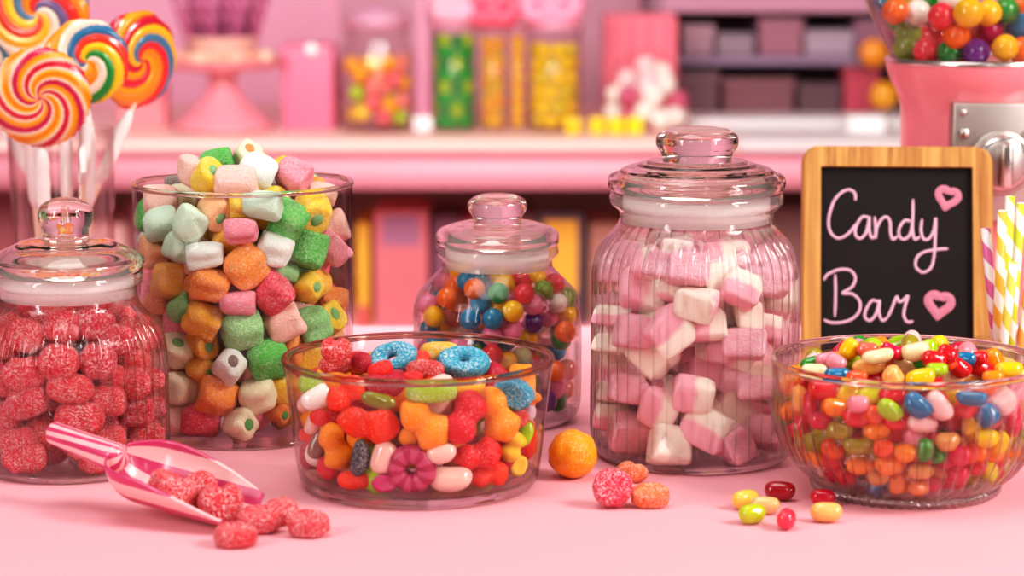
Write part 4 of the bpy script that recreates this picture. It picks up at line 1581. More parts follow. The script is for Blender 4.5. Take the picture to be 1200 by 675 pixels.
# ---- pastel sugared marshmallows in the cylinder
MC = {'g': ('86C67C', 'green'), 'G': ('58B44E', 'deep green'), 'm': ('CBE6CB', 'mint'), 'w': ('E9EFE4', 'white'), 'o': ('F4933C', 'orange'), 'y': ('F6C728', 'yellow'),
      'Y': ('EFAB28', 'amber'), 'p': ('F7BEB0', 'pale pink'), 'k': ('F08C9C', 'pink'), 'r': ('E2445A', 'red-pink'), 'e': ('F8B482', 'peach'), 'c': ('F0E3BE', 'cream'), 'd': ('8A7C74', 'grey')}
pc = Pile('cyl', 246, 70, 0.88)
CYL = """235 197 44 30 5 k 1 -|335 175 44 46 -30 G 1 -|130 183 42 40 60 m 0 -|160 247 48 32 5 w 1 -|245 272 52 48 40 o 3 -|172 308 50 40 -15 o 1 -|298 325 50 46 40 r 3 -|375 235 46 46 80 G 2 -
305 235 44 42 -20 w 1 -|88 300 44 46 80 Y 2 -|237 403 52 44 10 g 3 -|155 382 50 40 -20 Y 3 -|325 388 50 40 30 p 3 -|290 463 50 46 15 G 3 -|212 477 44 42 10 w 1 d|375 312 46 34 0 y 1 g
185 540 50 46 -20 o 1 -|270 540 46 42 10 c 1 -|150 590 48 40 0 r 0 -|235 600 44 40 5 c 1 G|180 157 48 38 -30 e 0 g|280 145 50 34 0 m 0 -|385 155 50 44 -40 y 2 g|225 90 54 40 0 p 2 -
165 85 48 38 30 y 0 g|265 75 46 44 -30 w 0 -|345 80 48 40 -20 k 3 -|140 75 36 44 70 p 0 -|185 48 40 30 10 G 2 -|248 42 40 34 40 c 2 o|105 230 34 36 70 m 1 -|68 185 44 40 10 m 0 -
230 347 44 28 0 k 0 -|385 392 44 46 30 g 1 -|440 300 40 50 80 k 0 -|420 378 36 40 20 y 2 g|155 430 44 36 -10 Y 2 g|105 448 40 44 60 c 0 g|155 487 40 36 0 Y 1 G|110 525 40 46 80 c 1 -|320 525 36 44 70 y 0 -
110 358 34 32 20 g 0 -|105 385 40 40 0 k 1 -|325 284 34 22 0 g 0 -|450 240 30 34 0 g 1 -|425 235 34 40 50 k 3 -|425 190 40 38 20 p 0 -|68 135 44 40 0 p 1 -|110 130 38 36 0 c 0 -|55 240 36 40 0 e 1 -
60 345 34 30 0 o 0 -|310 572 42 30 0 o 1 G|312 606 44 34 0 k 0 -|330 440 40 36 0 o 3 -|106 592 40 36 0 p 1 -|95 97 24 18 0 d 0 -|330 112 30 26 0 k 1 -|370 455 40 44 70 y 0 -|352 462 26 30 80 m 1 -|450 392 30 34 0 g 1 -
235 147 30 26 0 y 1 -|415 430 40 36 0 e 0 -|430 340 36 30 0 o 1 -|68 400 36 34 0 e 0 -|85 530 32 34 0 m 0 -|400 118 40 30 0 p 2 -""".replace('\n', '|').split('|')
for s_ in CYL:
    x, y, w, h, rot, c, var, dot = s_.split()
    rg = random.Random(int(float(x) * 7 + float(y)))
    info = dict(name='marshmallow', kind='marsh', var=int(var), fin='marsh', col=MC[c][0], cname=MC[c][1])
    ya = rg.uniform(-25, 25)
    if dot != '-':
        info['dot'] = MC[dot][0]
        info['dotname'] = MC[dot][1]
        ya = -55 if dot != 'd' else -70
    spec(pc, 150 + float(x) / 1.776, 160 + float(y) / 1.776, float(w) * .98, float(h) * .98, 0.9, float(rot), rg.uniform(-20, 20), ya, **info)


def mk_marsh(rg, i):
    c = rg.choice('gGmwoyYpkrecyok')
    z_ = .022
    return dict(name='marshmallow', kind='marsh', var=i % 4, fin='marsh', col=MC[c][0], cname=MC[c][1], rot=rnd_rot(rg), size=(z_ * 1.1, z_, z_))


fill(pc, 150, 23, mk_marsh, .0105, (165, 415, 210, 525))

# ---- pink and white marshmallow blocks in the tall ribbed jar
pp = Pile('pinkjar', 292, 6, 0.88)
PJ = """A 490 190 38 48 85 k 0|A 355 170 32 34 80 k 1|A 285 170 34 32 0 q 0|A 215 130 32 34 0 k 1|A 270 310 56 44 -10 q 1|A 530 365 50 36 -5 w 1|A 755 290 38 44 65 q 2|A 620 245 40 36 10 w 2|A 585 470 46 34 5 q 0
A 400 500 52 52 -45 q 1|A 220 500 40 42 80 k 2|A 770 560 36 50 88 k 0|A 790 420 34 36 10 w 1|A 860 250 30 44 80 k 1|A 320 615 50 50 45 w 0|A 655 590 26 36 90 k 1|A 590 580 30 30 0 w 0|A 490 600 32 28 0 r 1
B 400 480 46 44 -3 w 0|B 215 410 42 50 85 k 0|B 345 290 46 44 -20 q 1|B 520 220 48 38 -10 q 2|B 600 110 56 38 -10 K 0|B 590 390 48 58 60 q 2|B 690 320 46 52 -50 w 2|B 830 190 28 50 88 k 1|B 850 400 38 54 85 k 0|B 195 190 34 44 80 k 2
B 430 50 36 34 30 k 1|B 740 160 34 38 70 k 2|B 870 90 28 36 85 w 1|B 130 330 32 46 85 q 2|B 140 210 26 40 80 w 0|A 150 210 26 42 85 k 0|A 860 470 30 44 80 q 2|A 640 135 40 32 10 q 1|A 740 170 32 30 0 k 2|A 120 420 24 44 85 q 1|A 120 560 24 44 85 w 1|B 590 520 44 40 20 k 0|B 720 470 40 44 30 k 1|B 300 200 30 26 0 r 1|B 740 500 46 14 0 k 2""".replace('\n', '|').split('|')
PKC = {'k': 'pink', 'w': 'cream-white', 'q': 'two-tone', 'K': 'striped', 'r': 'deep rose'}
for i, s_ in enumerate(PJ):
    ab, x, y, w, h, rot, c, var = s_.split()
    rg = random.Random(i * 13 + 5)
    spec(pp, 690 + float(x) / 4.22, (270 if ab == 'A' else 410) + float(y) / 4.22, float(w) * 1.1, float(h) * 1.1, 0.92, float(rot), rg.uniform(-28, 28), rg.uniform(-28, 28),
         name='marshmallow', kind='cube', var=int(var), fin='two' + c, col=c, cname=PKC[c])


def mk_cube(rg, i):
    c = rg.choice('kwqqkr')
    return dict(name='marshmallow', kind='cube', var=i % 3, fin='two' + c, col=c, cname=PKC[c], rot=rnd_rot(rg), size=(.022, .020, .020))


fill(pp, 110, 24, mk_cube, .0098, (695, 930, 290, 550))

# ---- red sugared sweets in the left jar
pr = Pile('redjar', 352, 6, 0.86)
RJ = """130 383 46 42 0|215 383 44 42 0|155 440 52 36 -5|55 408 50 40 5|60 470 54 38 10|235 468 44 38 0|175 505 56 40 0|40 560 50 40 10|95 535 40 44 80|55 590 50 40 0|145 605 48 30 5|240 550 40 30 10|290 430 36 44 85|300 490 36 44 85
290 385 36 42 85|135 305 40 48 80|205 300 40 50 85|170 320 36 44 80|60 325 38 46 75|255 335 36 44 80|300 335 32 40 80|20 345 38 44 80|5 420 38 44 80|100 345 36 42 75|320 420 28 44 85|325 480 28 44 85|320 540 30 44 85|240 415 38 30 0|100 300 36 40 80
265 290 34 36 80|300 300 28 34 80|10 500 40 40 0|5 560 40 40 60|95 440 34 40 80|115 575 36 36 20|180 570 36 30 0|210 600 36 30 0|280 580 34 34 0|85 610 36 30 0""".replace('\n', '|').split('|')
for i, s_ in enumerate(RJ):
    x, y, w, h, rot = [float(v) for v in s_.split()]
    rg = random.Random(i * 7 + 3)
    spec(pr, x / 1.873, 220 + y / 1.873, w, h, 0.8, rot, rg.uniform(-25, 25), rg.uniform(-20, 20), name='sugared_sweet', kind='lobed', var=i % 2, fin='sugar',
         col=('DE2438', 'D6223C', 'E02A34')[i % 3], cname='red')


def mk_red(rg, i):
    return dict(name='sugared_sweet', kind='lobed', var=i % 2, fin='sugar', col=('DE2438', 'D6223C', 'E02A34')[i % 3], cname='red', rot=rnd_rot(rg), size=(.023, .020, .017))


fill(pr, 130, 25, mk_red, .0098, (-25, 197, 345, 565))

# ---- jelly beans in the fluted bowl
BN_ = {'y': ('F2BE00', 'yellow'), 'L': ('D8CE10', 'lemon'), 'i': ('A3C60E', 'lime'), 'g': ('2F8A22', 'green'), 'v': ('9C8C12', 'olive'), 'o': ('F4860C', 'orange'), 'O': ('E8541A', 'red-orange'),
       'r': ('D4141C', 'red'), 'm': ('CE1440', 'crimson'), 'k': ('EE8C9A', 'pink'), 'p': ('F4C0BC', 'pale pink'), 'c': ('F6D7A6', 'cream'), 'e': ('F3A95E', 'peach'), 'b': ('10709C', 'blue'), 't': ('D29048', 'tan'), 's': ('EC6A54', 'salmon')}
pb = Pile('beanbowl', 439, 48, 0.89)
G_ = """440 125 0 0|"""
BB = """G 880 550 34 24 -30 i|G 650 505 23 23 0 k|G 485 530 32 24 -10 o|G 310 510 22 34 90 m|G 225 470 20 32 90 e|G 740 450 32 24 0 L|G 575 435 32 24 0 y|G 640 600 36 26 0 r|G 770 580 24 26 0 O|G 390 620 32 24 0 m|G 410 405 40 26 0 r|G 240 385 20 22 60 r|G 165 365 28 26 10 o
G 497 297 30 18 0 b|G 335 270 32 16 0 c|G 580 115 27 24 60 y|G 790 165 38 18 10 c|G 730 235 42 22 5 e|G 760 330 34 20 0 r|G 905 310 26 26 -55 e|G 640 320 22 18 0 O|G 490 205 24 20 -30 k|G 420 190 24 20 10 k|G 595 210 20 16 0 i|G 715 115 26 18 0 s|G 885 130 22 20 -30 m|G 310 220 26 12 20 g|G 350 320 22 14 0 r|G 485 345 24 14 0 O|G 590 358 22 14 0 y|G 200 280 20 12 0 o|G 945 140 14 16 0 r|G 900 450 34 24 0 r|G 385 510 8 30 90 o
H 200 130 34 24 10 c|H 135 230 36 24 -12 c|H 235 320 36 24 12 y|H 355 262 26 16 0 i|H 335 190 30 24 -10 r|H 430 150 26 24 -40 r|H 425 205 20 20 -30 O|H 520 250 30 24 -30 r|H 560 185 20 16 0 b|H 645 182 18 14 0 r|H 670 248 34 24 -20 r|H 765 190 26 28 -60 o|H 875 262 34 22 0 y|H 445 325 40 22 0 c|H 645 335 34 20 0 e|H 760 318 18 14 0 o|H 850 322 30 18 0 k|H 255 215 18 16 -30 g|H 330 378 20 12 0 r
H 220 520 38 27 -40 b|H 375 520 40 27 -50 p|H 605 465 38 20 0 b|H 555 530 30 28 45 r|H 720 585 30 30 -45 b|H 825 490 34 34 40 p|H 590 640 22 34 85 y|H 250 640 38 24 -8 p|H 450 440 32 24 0 y|H 60 450 30 22 0 r|H 890 580 22 36 80 m|H 700 430 34 20 0 O|H 780 600 20 34 60 k|H 920 420 24 30 60 k|H 60 630 30 22 0 r|H 480 620 24 30 60 r|H 380 620 20 28 60 m
I 440 125 32 24 -5 v|I 545 220 34 22 0 v|I 560 335 34 22 0 o|I 735 330 34 26 0 o|I 670 120 34 25 25 o|I 780 450 20 26 85 o|I 830 445 16 26 85 o|I 670 410 28 18 0 t|I 560 60 36 22 0 r|I 310 50 28 24 0 m|I 195 100 24 30 60 r|I 700 230 24 22 0 O|I 775 140 26 28 0 r|I 545 150 20 20 0 m|I 395 235 30 24 -30 O|I 290 190 30 26 0 v|I 400 300 28 26 0 r|I 330 290 26 22 0 o|I 480 400 28 24 0 r|I 250 120 20 30 80 m|I 270 250 22 28 80 o|I 600 490 26 20 0 m
J 110 260 27 24 0 o|J 222 245 22 30 85 g|J 300 270 20 24 85 g|J 365 190 30 24 5 t|J 500 115 25 32 85 y|J 600 170 30 24 0 y|J 440 275 28 26 0 m|J 515 255 20 28 80 O|J 570 250 24 26 60 o|J 365 300 22 26 80 m|J 200 370 32 20 0 t|J 325 365 26 22 0 t|J 50 450 19 26 85 o|J 130 440 19 26 85 o|J 190 475 20 18 0 o|J 260 450 24 20 0 m|J 340 430 24 20 0 m|J 430 390 26 24 0 m|J 40 330 30 26 0 o|J 680 200 20 30 70 y|J 540 340 24 22 0 r|J 650 260 22 26 60 o|J 760 90 18 34 80 m|J 720 150 20 30 75 p""".replace('\n', '|').split('|')
OFF = {'G': (900, 390, 6.1375), 'H': (1040, 390, 6.1375), 'I': (900, 480, 5.194), 'J': (1040, 480, 5.194)}
for i, s_ in enumerate(BB):
    ab, x, y, w, h, rot, c = s_.split()
    ox, oy, k = OFF[ab]
    rg = random.Random(i * 11 + 1)
    w, h = float(w), float(h)
    w, h = max(w, 26 if w >= h else 19), max(h, 19)
    spec(pb, ox + float(x) / k, oy + float(y) / k, w, h, 0.95, float(rot) if w >= h else float(rot) - 90, rg.uniform(-20, 20), rg.uniform(-20, 20),
         name='jelly_bean', kind='bean', var=i % 3, fin='bean', col=BN_[c][0], cname=BN_[c][1]) if w >= h else \
        spec(pb, ox + float(x) / k, oy + float(y) / k, h, w, 0.95, float(rot), rg.uniform(-20, 20), rg.uniform(-20, 20),
             name='jelly_bean', kind='bean', var=i % 3, fin='bean', col=BN_[c][0], cname=BN_[c][1])


def mk_bean(rg, i):
    c = rg.choice('yLigvooOrrmmkpceb')
    return dict(name='jelly_bean', kind='bean', var=i % 3, fin='bean', col=BN_[c][0], cname=BN_[c][1], rot=rnd_rot(rg), size=(.0158, .0112, .0108))


fill(pb, 260, 26, mk_bean, .0060, (905, 1215, 405, 595))

# ---- gummies of the front bowl
GC = {'r': ('DE0E0C', 'red'), 'R': ('D0021E', 'ruby red'), 'm': ('B00028', 'dark red'), 'O': ('EC3406', 'red-orange'), 'o': ('F48E04', 'orange'), 'y': ('F7B414', 'yellow-orange'), 'Y': ('F2C400', 'yellow'),
      'i': ('A6CE10', 'lime'), 'v': ('7C7A10', 'olive'), 'b': ('2397B4', 'blue'), 'd': ('3C4450', 'dark blue-grey'), 'w': ('F7E9DF', 'white'), 'k': ('F3C1B4', 'pale pink'), 'p': ('B01848', 'purple-red'),
      'l': ('D8B4C4', 'lilac'), 'a': ('8E6A5C', 'brown-mauve'), 'g': ('C02868', 'magenta')}
pg = Pile('gummybowl', 446, 32, 0.88)
# x y w h rot tilt kind var finish colour shape-word   (in crop pixels, 3.069 per picture pixel)
GB = """345 360 232 128 -10 0 peanut 0 gummy O peanut-shaped_gummy|545 357 222 136 -40 0 peanut 0 gummy o peanut-shaped_gummy|690 335 215 130 62 0 peanut 1 gummy R bottle-shaped_gummy|805 325 215 130 -65 0 peanut 0 gummy o bottle-shaped_gummy
500 517 180 176 0 12 gear 0 sugar p gear-ring_gummy|735 470 185 112 12 0 peanut 0 gummy r peanut-shaped_gummy|570 240 184 84 0 0 slab 0 sugar i slab_gummy|865 248 148 116 -20 20 puck 1 sugar b button_gummy|225 440 190 112 -65 0 peanut 0 gummy o peanut-shaped_gummy
395 480 128 100 75 0 bean 0 smooth k jelly_bean|158 262 122 92 30 0 bean 1 smooth w jelly_bean|260 250 160 100 38 0 peanut 1 gummy O peanut-shaped_gummy|378 272 132 60 -14 0 bean 0 bean v jelly_bean|635 552 165 100 0 0 bean 1 smooth k jelly_bean|775 540 150 92 8 0 peanut 1 gummy O peanut-shaped_gummy
312 480 140 72 85 0 bean 2 sugar d jelly_bean|590 130 10 10 0 0 ball 0 bean o -|135 210 88 80 0 0 slab 0 sugar i slab_gummy|605 462 110 76 10 0 bean 1 smooth k jelly_bean|885 335 68 72 60 0 puck 0 sugar O button_gummy|925 318 60 40 80 0 bean 0 smooth l jelly_bean|905 395 100 58 70 0 bean 0 bean i jelly_bean
862 440 120 84 70 0 peanut 1 gummy Y peanut-shaped_gummy|882 510 80 62 60 0 puck 0 gummy Y button_gummy|295 556 132 74 0 0 bean 0 gummy O jelly_bean|400 572 92 66 0 0 puck 0 gummy g button_gummy|200 515 92 88 -60 0 ball 0 gummy R round_gummy|160 430 116 72 70 0 bean 0 smooth a jelly_bean|168 335 76 64 -20 0 ball 0 gummy r round_gummy
140 360 78 60 70 0 bean 1 smooth k jelly_bean|490 405 84 70 0 0 ball 0 gummy o round_gummy|245 208 120 62 0 0 bean 0 gummy o jelly_bean|400 215 170 84 0 0 peanut 0 gummy m peanut-shaped_gummy|690 222 150 70 5 0 bean 0 gummy y jelly_bean|385 162 96 70 20 0 bean 0 gummy r jelly_bean
225 90 112 104 0 0 heart 0 sugar r heart_gummy|225 148 120 66 0 0 lobed 1 sugar r two-lobed_gummy|318 138 84 80 20 0 ball 0 gummy m round_gummy|308 168 40 30 0 0 bean 0 bean v jelly_bean|430 122 180 90 12 -30 ring 0 sugar b ring_gummy|598 98 140 70 0 0 slab 0 sugar y slab_gummy
687 138 184 100 -4 -45 ring 0 sugar b ring_gummy|548 160 132 66 0 0 lobed 0 sugar r two-lobed_gummy|535 118 60 50 0 0 puck 0 gummy O button_gummy|470 150 40 30 0 0 ball 0 gummy r round_gummy|935 262 40 60 80 0 bean 0 gummy o jelly_bean
450 470 90 80 0 0 ball 0 gummy R round_gummy|700 420 80 70 0 0 ball 0 gummy m round_gummy|110 290 50 60 0 0 ball 0 smooth k round_gummy|120 400 50 70 80 0 bean 0 gummy O jelly_bean|700 590 80 60 0 0 bean 1 gummy r jelly_bean|500 190 80 50 0 0 bean 0 gummy r jelly_bean""".replace('\n', '|').split('|')
for i, s_ in enumerate(GB):
    x, y, w, h, rot, tilt, kind, var, fin, c, sw = s_.split()
    if sw == '-':
        continue
    k = 3.069
    kw = dict(dpt=0.75)
    if kind in ('ring', 'gear'):
        kw['dpt'] = .5
    nm = {'ring_gummy': 'gummy_ring', 'gear-ring_gummy': 'gummy_ring', 'jelly_bean': 'jelly_bean', 'heart_gummy': 'gummy_heart'}.get(sw, 'gummy_sweet')
    rg = random.Random(i)
    hh = float(h) * (1.35 if kind == 'ring' else 1)
    spec(pg, 320 + float(x) / k, 380 + float(y) / k, float(w) / k, hh / k, kw['dpt'], float(rot), float(tilt) + (rg.uniform(-14, 14) if kind not in ('ring', 'gear') else 0), rg.uniform(-12, 12),
         name=nm, kind=kind, var=int(var), fin=fin, col=GC[c][0], cname=GC[c][1], word=sw.replace('_', ' '))


def mk_gummy(rg, i):
    c = rg.choice('rROooyiwkbm')
    return dict(name='gummy_sweet', kind=rg.choice(('peanut', 'puck', 'bean')), var=i % 2, fin='gummy', col=GC[c][0], cname=GC[c][1], word='gummy', rot=rnd_rot(rg), size=(.026, .019, .016))


fill(pg, 70, 27, mk_gummy, .0088, (345, 640, 420, 590))

# ------------------------------------------------------------------ which sweets show (a coarse depth picture of round outlines)
def seen_counts(eye, view_px):
    st = 2
    W_, H_ = 1200 // st + 120, 675 // st
    zb = np.full((H_, W_), 1e9)
    ib = np.full((H_, W_), -1, int)
    for i, s_ in enumerate(SW):
        v = s_['pos'] - eye
        z = v.dot(FWD)
        cx_ = (600 + F * (v.x + view_px * z) / z) / st
        cy_ = (337.5 - F * v.dot(UP) / z) / st
        r = s_['rho'] * 1.02 * F / z / st
        x0, x1 = max(0, int(cx_ - r)), min(W_, int(cx_ + r) + 2)
        y0, y1 = max(0, int(cy_ - r)), min(H_, int(cy_ + r) + 2)
        if x0 >= x1 or y0 >= y1:
            continue
        yy, xx = np.mgrid[y0:y1, x0:x1]
        d2 = ((xx - cx_) ** 2 + (yy - cy_) ** 2) / (r * r)
        zz = z - s_['rho'] * np.sqrt(np.clip(1 - d2, 0, 1))
        m_ = (d2 <= 1) & (zz < zb[y0:y1, x0:x1])
        zb[y0:y1, x0:x1][m_] = zz[m_]
        ib[y0:y1, x0:x1][m_] = i
    ib = ib[:, :600] if view_px == 0 else ib
    n = np.bincount(ib[ib >= 0], minlength=len(SW))
    return n * st * st


vis = seen_counts(EYE, 0.0)
side = np.maximum(seen_counts(EYE + Vector((-.5, 0, 0)), -.5 / 1.33), seen_counts(EYE + Vector((.5, 0, 0)), .5 / 1.33))
for i, s_ in enumerate(SW):
    s_['vis'] = int(vis[i])
    s_['side'] = int(side[i])
SW = [s_ for s_ in SW if s_['vis'] >= 12 or s_['side'] >= 60]

PLACE = {'gumjar': ('small lidded jar', 'gumball', 'gumball', 'small lidded jar'), 'machine': ('gumball machine globe', 'gumball', 'gumball', 'machine globe'),
         'cyl': ('open cylinder', 'marshmallow', 'marshmallow', 'open cylinder'), 'pinkjar': ('tall ribbed jar', 'marshmallow block', 'marshmallow', 'tall ribbed jar'),
         'redjar': ('left ribbed jar', 'sugared sweet', 'sweet', 'left ribbed jar'), 'beanbowl': ('fluted bowl', 'jelly bean', 'jelly bean', 'fluted bowl'),
         'gummybowl': ('front clear bowl', 'gummy', 'gummy', 'front clear bowl')}


def name_groups():
    groups = {}
    for s_ in SW:
        where, noun, cat, short = PLACE[s_['cont']]
        noun = s_.get('word', noun)
        s_['cat'] = cat if noun != 'jelly bean' else 'jelly bean'
        cn = s_['cname']
        if s_.get('dotname'):
            noun = '%s-centred ' % s_['dotname'] + noun
        s_['noun'] = noun
        hid = s_['vis'] < 70
        groups.setdefault((s_['cont'], cn, noun, hid), []).append(s_)
        s_['group'] = '%s %ss in the %s' % (cn, s_.get('word', PLACE[s_['cont']][1]), where)
        s_['group'] = s_['group'].replace('gummys', 'gummies')
    for (cont, cn, noun, hid), L in groups.items():
        where = PLACE[cont][0]
        if hid:
            for s_ in L:
                s_['label'] = '%s %s mostly covered by others in the %s' % (cn, noun, where)
                s_['group'] = 'covered ' + s_['group']
            continue
        L.sort(key=lambda q: q['px'][1])
        n = len(L)
        rows = 1 if n <= 3 else (2 if n <= 8 else (3 if n <= 21 else (5 if n <= 50 else 7)))
        for k in range(rows):
            part = sorted(L[k * n // rows:(k + 1) * n // rows], key=lambda q: q['px'][0])
            row = {1: [''], 2: ['upper ', 'lower '], 3: ['upper ', 'middle ', 'lower '], 5: ['topmost ', 'upper ', 'middle ', 'lower ', 'bottom '],
                   7: ['topmost ', 'second-highest ', 'third-highest ', 'middle ', 'third-lowest ', 'second-lowest ', 'bottom ']}[rows][k]
            m_ = len(part)
            for j, s_ in enumerate(part):
                if n == 1:
                    s_['label'] = 'only clearly visible %s %s in the %s' % (cn, noun, where)
                elif m_ == 1:
                    s_['label'] = '%s%s %s in the %s' % (row, cn, noun, where)
                else:
                    pos = 'leftmost' if j == 0 else ('rightmost' if j == m_ - 1 else (ORD[j] + ' from left'))
                    if not row:
                        s_['label'] = '%s %s in the %s, %s of %s' % (cn, noun, where, pos, ('two' if m_ == 2 else 'three'))
                        continue
                    s_['label'] = '%s %s in the %s, %s of the %sones' % (cn, noun, where, pos, row)


name_groups()
GEAR = stripe_mat('sugared_gear_gummy', 'A01446', 'B8446A', 8, rough=.5)
TWO = {'k': candy_mat('marsh', 'F7B2C0'), 'w': twotone_mat('FCEBDC', 'F4B4BE', 0, 0.36), 'q': twotone_mat('F7B0BE', 'FCEDDF', 0, 0.0),
       'K': twotone_mat('F7B0BE', 'FCEDDF', 0, 0.20), 'r': candy_mat('marsh', 'E0788A')}
for s_ in SW:
    if s_['fin'].startswith('two'):
        mat = TWO[s_['col']]
    elif s_['kind'] == 'gear':
        mat = GEAR
    else:
        mat = candy_mat(s_['fin'], s_['col'])
    o = candy_obj(s_['name'], s_['kind'], s_['var'], mat, s_['pos'], s_['rot'], s_['size'])
    tag(o, s_['label'], s_['cat'], s_['group'])
    if s_.get('dot'):
        d = bpy.data.objects.new('jelly_centre', coloured('ball', 0, candy_mat('marsh', s_['dot'])))
        COL.objects.link(d)
        d.parent = o
        d.location = (.40, 0, 0)
        d.scale = (.2, .44, .40)

# ------------------------------------------------------------------ loose sweets on the table


def loose(px, py, kind, var, fin, col, W, H, D, rot3, name, label, cat, group=None, lift=None):
    """a sweet of W x H x D pixels resting on the table, its middle at a pixel"""
    k = depth(at_z(px, py)) / F
    size = (W * k, H * k, D * k)
    R3 = rot3
    me = coloured(kind, var, candy_mat(fin, col))
    low = min((R3 @ Vector((v.co.x * size[0], v.co.y * size[1], v.co.z * size[2]))).z for v in me.vertices)
    p = at_z(px, py, TABLE - low + (lift or 0))
    o = candy_obj(name, kind, var, candy_mat(fin, col), p, R3, size)
    return tag(o, label, cat, group)


RZ_ = lambda a: Matrix.Rotation(math.radians(a), 3, 'Z')
RX_ = lambda a: Matrix.Rotation(math.radians(a), 3, 'X')
RY_ = lambda a: Matrix.Rotation(math.radians(a), 3, 'Y')
loose(671, 532, 'rough_ball', 0, 'sugar2' if False else 'gummy', 'F4960A', 55, 54, 54, RZ_(20), 'candy_ball', 'round orange bumpy sweet lying alone between the front bowl and tall jar', 'sweet')
loose(718, 572, 'puck', 0, 'sugar', 'D81E40', 46, 45, 27, RX_(62) @ RZ_(0), 'gummy_sweet', 'red dimpled sugared sweet standing in front of the tall ribbed jar', 'sweet')
loose(741, 553, 'peanut', 1, 'sugar', 'EE6A24', 44, 25, 22, RZ_(-48) @ RX_(20), 'gummy_sweet', 'orange sugared sweet lying behind the red dimpled sweet', 'sweet')
loose(762, 581, 'puck', 1, 'sugar', 'F06A1E', 45, 34, 24, RZ_(6) @ RX_(18), 'gummy_sweet', 'orange sugared sweet lying right of the red dimpled sweet', 'sweet')
for (x, y, w, h, rz, c, lab) in [
        (873, 584, 34, 24, 35, 'F3C050', 'yellow jelly bean on the table, leftmost of the loose beans'),
        (896, 591, 36, 22, -8, 'D8AE74', 'tan jelly bean on the table between the yellow and lime loose beans'),
        (881, 601, 33, 25, 22, 'B8C21A', 'lime green jelly bean lying loose on the table'),
        (914, 574, 37, 24, -10, 'A00E1C', 'dark red jelly bean on the table before the tall ribbed jar'),
        (921, 607, 33, 25, 78, 'E0384E', 'pinkish red jelly bean on the table, nearest of the loose beans'),
        (964, 582, 30, 22, -14, 'B80C2C', 'crimson jelly bean lying against the foot of the fluted bowl'),
        (968, 599, 38, 25, -3, 'E9B268', 'peach jelly bean on the table, rightmost of the loose beans')]:
    loose(x, y, 'bean', 0, 'bean', c, w, h, 24, RZ_(rz) @ RX_(70), 'jelly_bean', lab, 'jelly bean', 'loose jelly beans on the table')
for (x, y, w, h, d, r, kind, var, lab) in [
        (276, 627, 50, 44, 25, RZ_(8) @ RX_(8), 'puck', 0, 'red sugared sweet lying nearest, just below the scoop mouth'),
        (304, 609, 52, 40, 28, RZ_(28) @ RX_(14), 'puck', 1, 'red sugared sweet at the scoop mouth, second of the spilled row'),
        (329, 598, 44, 36, 26, RZ_(50) @ RX_(24), 'heart', 0, 'red sugared sweet lying furthest back among the spilled sweets'),
        (361, 614, 48, 42, 27, RZ_(-8) @ RX_(10), 'puck', 1, 'red sugared sweet lying furthest right of the spilled sweets')]:
    loose(x, y, kind, var, 'sugar', 'D8202E', w, h, d, r, 'sugared_sweet', lab, 'sweet', 'red sugared sweets spilled from the scoop')

# ------------------------------------------------------------------ striped scoop
Rb = .0235
roll = math.radians(10)
A0 = at_z(285, 621) + Vector((0, 0, Rb))               # axis above the mouth, whose lip lies on the table
H0 = at_y(61, 507, 1.208)                              # handle end
ax = (A0 - H0).normalized()
L_all = (A0 - H0).length
side_v = ax.cross(Vector((0, 0, 1))).normalized()
up_v = side_v.cross(ax).normalized()
Mx = Matrix((ax, side_v * -1, up_v)).transposed()      # local x along the scoop to its mouth, z up
J = at_y(134, 530, H0.y + (A0.y - H0.y) * .34)
Lh = (J - H0).length
Lb = L_all - Lh
scp = empty('candy_scoop', H0, 'pink and magenta striped plastic scoop resting on the table, spilling red sweets', 'scoop')
scp.matrix_world = Matrix.Translation(H0) @ Mx.to_4x4()
SP_A, SP_B = lin('D84A86'), lin('F6C3C4')
bm = bmesh.new()
nu, nv = 60, 56
grid = {}
tn = []


def scoop_pt(u, v, t):
    """u along the bowl 0..1, v across -1..1, t wall offset inwards"""
    if u < .30:
        q = u / .30
        R_ = Rb * max(.0004, (1 - (1 - q) ** 2.3)) ** .5
        wide = PI / 2
    else:
        R_ = Rb
        q = (u - .30) / .70
        wide = PI / 2 - .62 * q ** 1.5
    a = v * wide - PI / 2 + roll
    R_ = max(R_ - t, .0002)
    x = Lh + u * Lb
    return Vector((x + (t if u < .02 else 0), R_ * math.cos(a), R_ * math.sin(a))), v * wide


def add_sheet(t):
    rows = []
    for i in range(nu + 1):
        u = (i / nu) ** 1.25
        row = []
        for j in range(nv + 1):
            p, ang = scoop_pt(u, -1 + 2 * j / nv, t)
            row.append(bm.verts.new(p))
            tn.append(ang)
        rows.append(row)
    return rows


o_ = add_sheet(0)
i_ = add_sheet(.0016)
for g, rev in ((o_, False), (i_, True)):
    for i in range(nu):
        for j in range(nv):
            q = (g[i][j], g[i + 1][j], g[i + 1][j + 1], g[i][j + 1])
            bm.faces.new(q[::-1] if rev else q)
for i in range(nu):
    for j in (0, nv):
        bm.faces.new((o_[i][j], o_[i + 1][j], i_[i + 1][j], i_[i][j]))
for i in (0, nu):
    for j in range(nv):
        bm.faces.new((o_[i][j], o_[i][j + 1], i_[i][j + 1], i_[i][j]))
bmesh.ops.recalc_face_normals(bm, faces=bm.faces[:])
me = bpy.data.meshes.new('scoop_bowl')
bm.to_mesh(me)
bm.free()
at = me.color_attributes.new('tone', 'FLOAT_COLOR', 'POINT')
for i, a in enumerate(tn):
    f = (a * 1.55 + .3) % 1.0
    at.data[i].color = SP_A if f < .5 else SP_B
M_SCOOP = stripe_mat('striped_scoop_plastic', 'C93A68', 'EFB2B2', 8, rough=0.28)
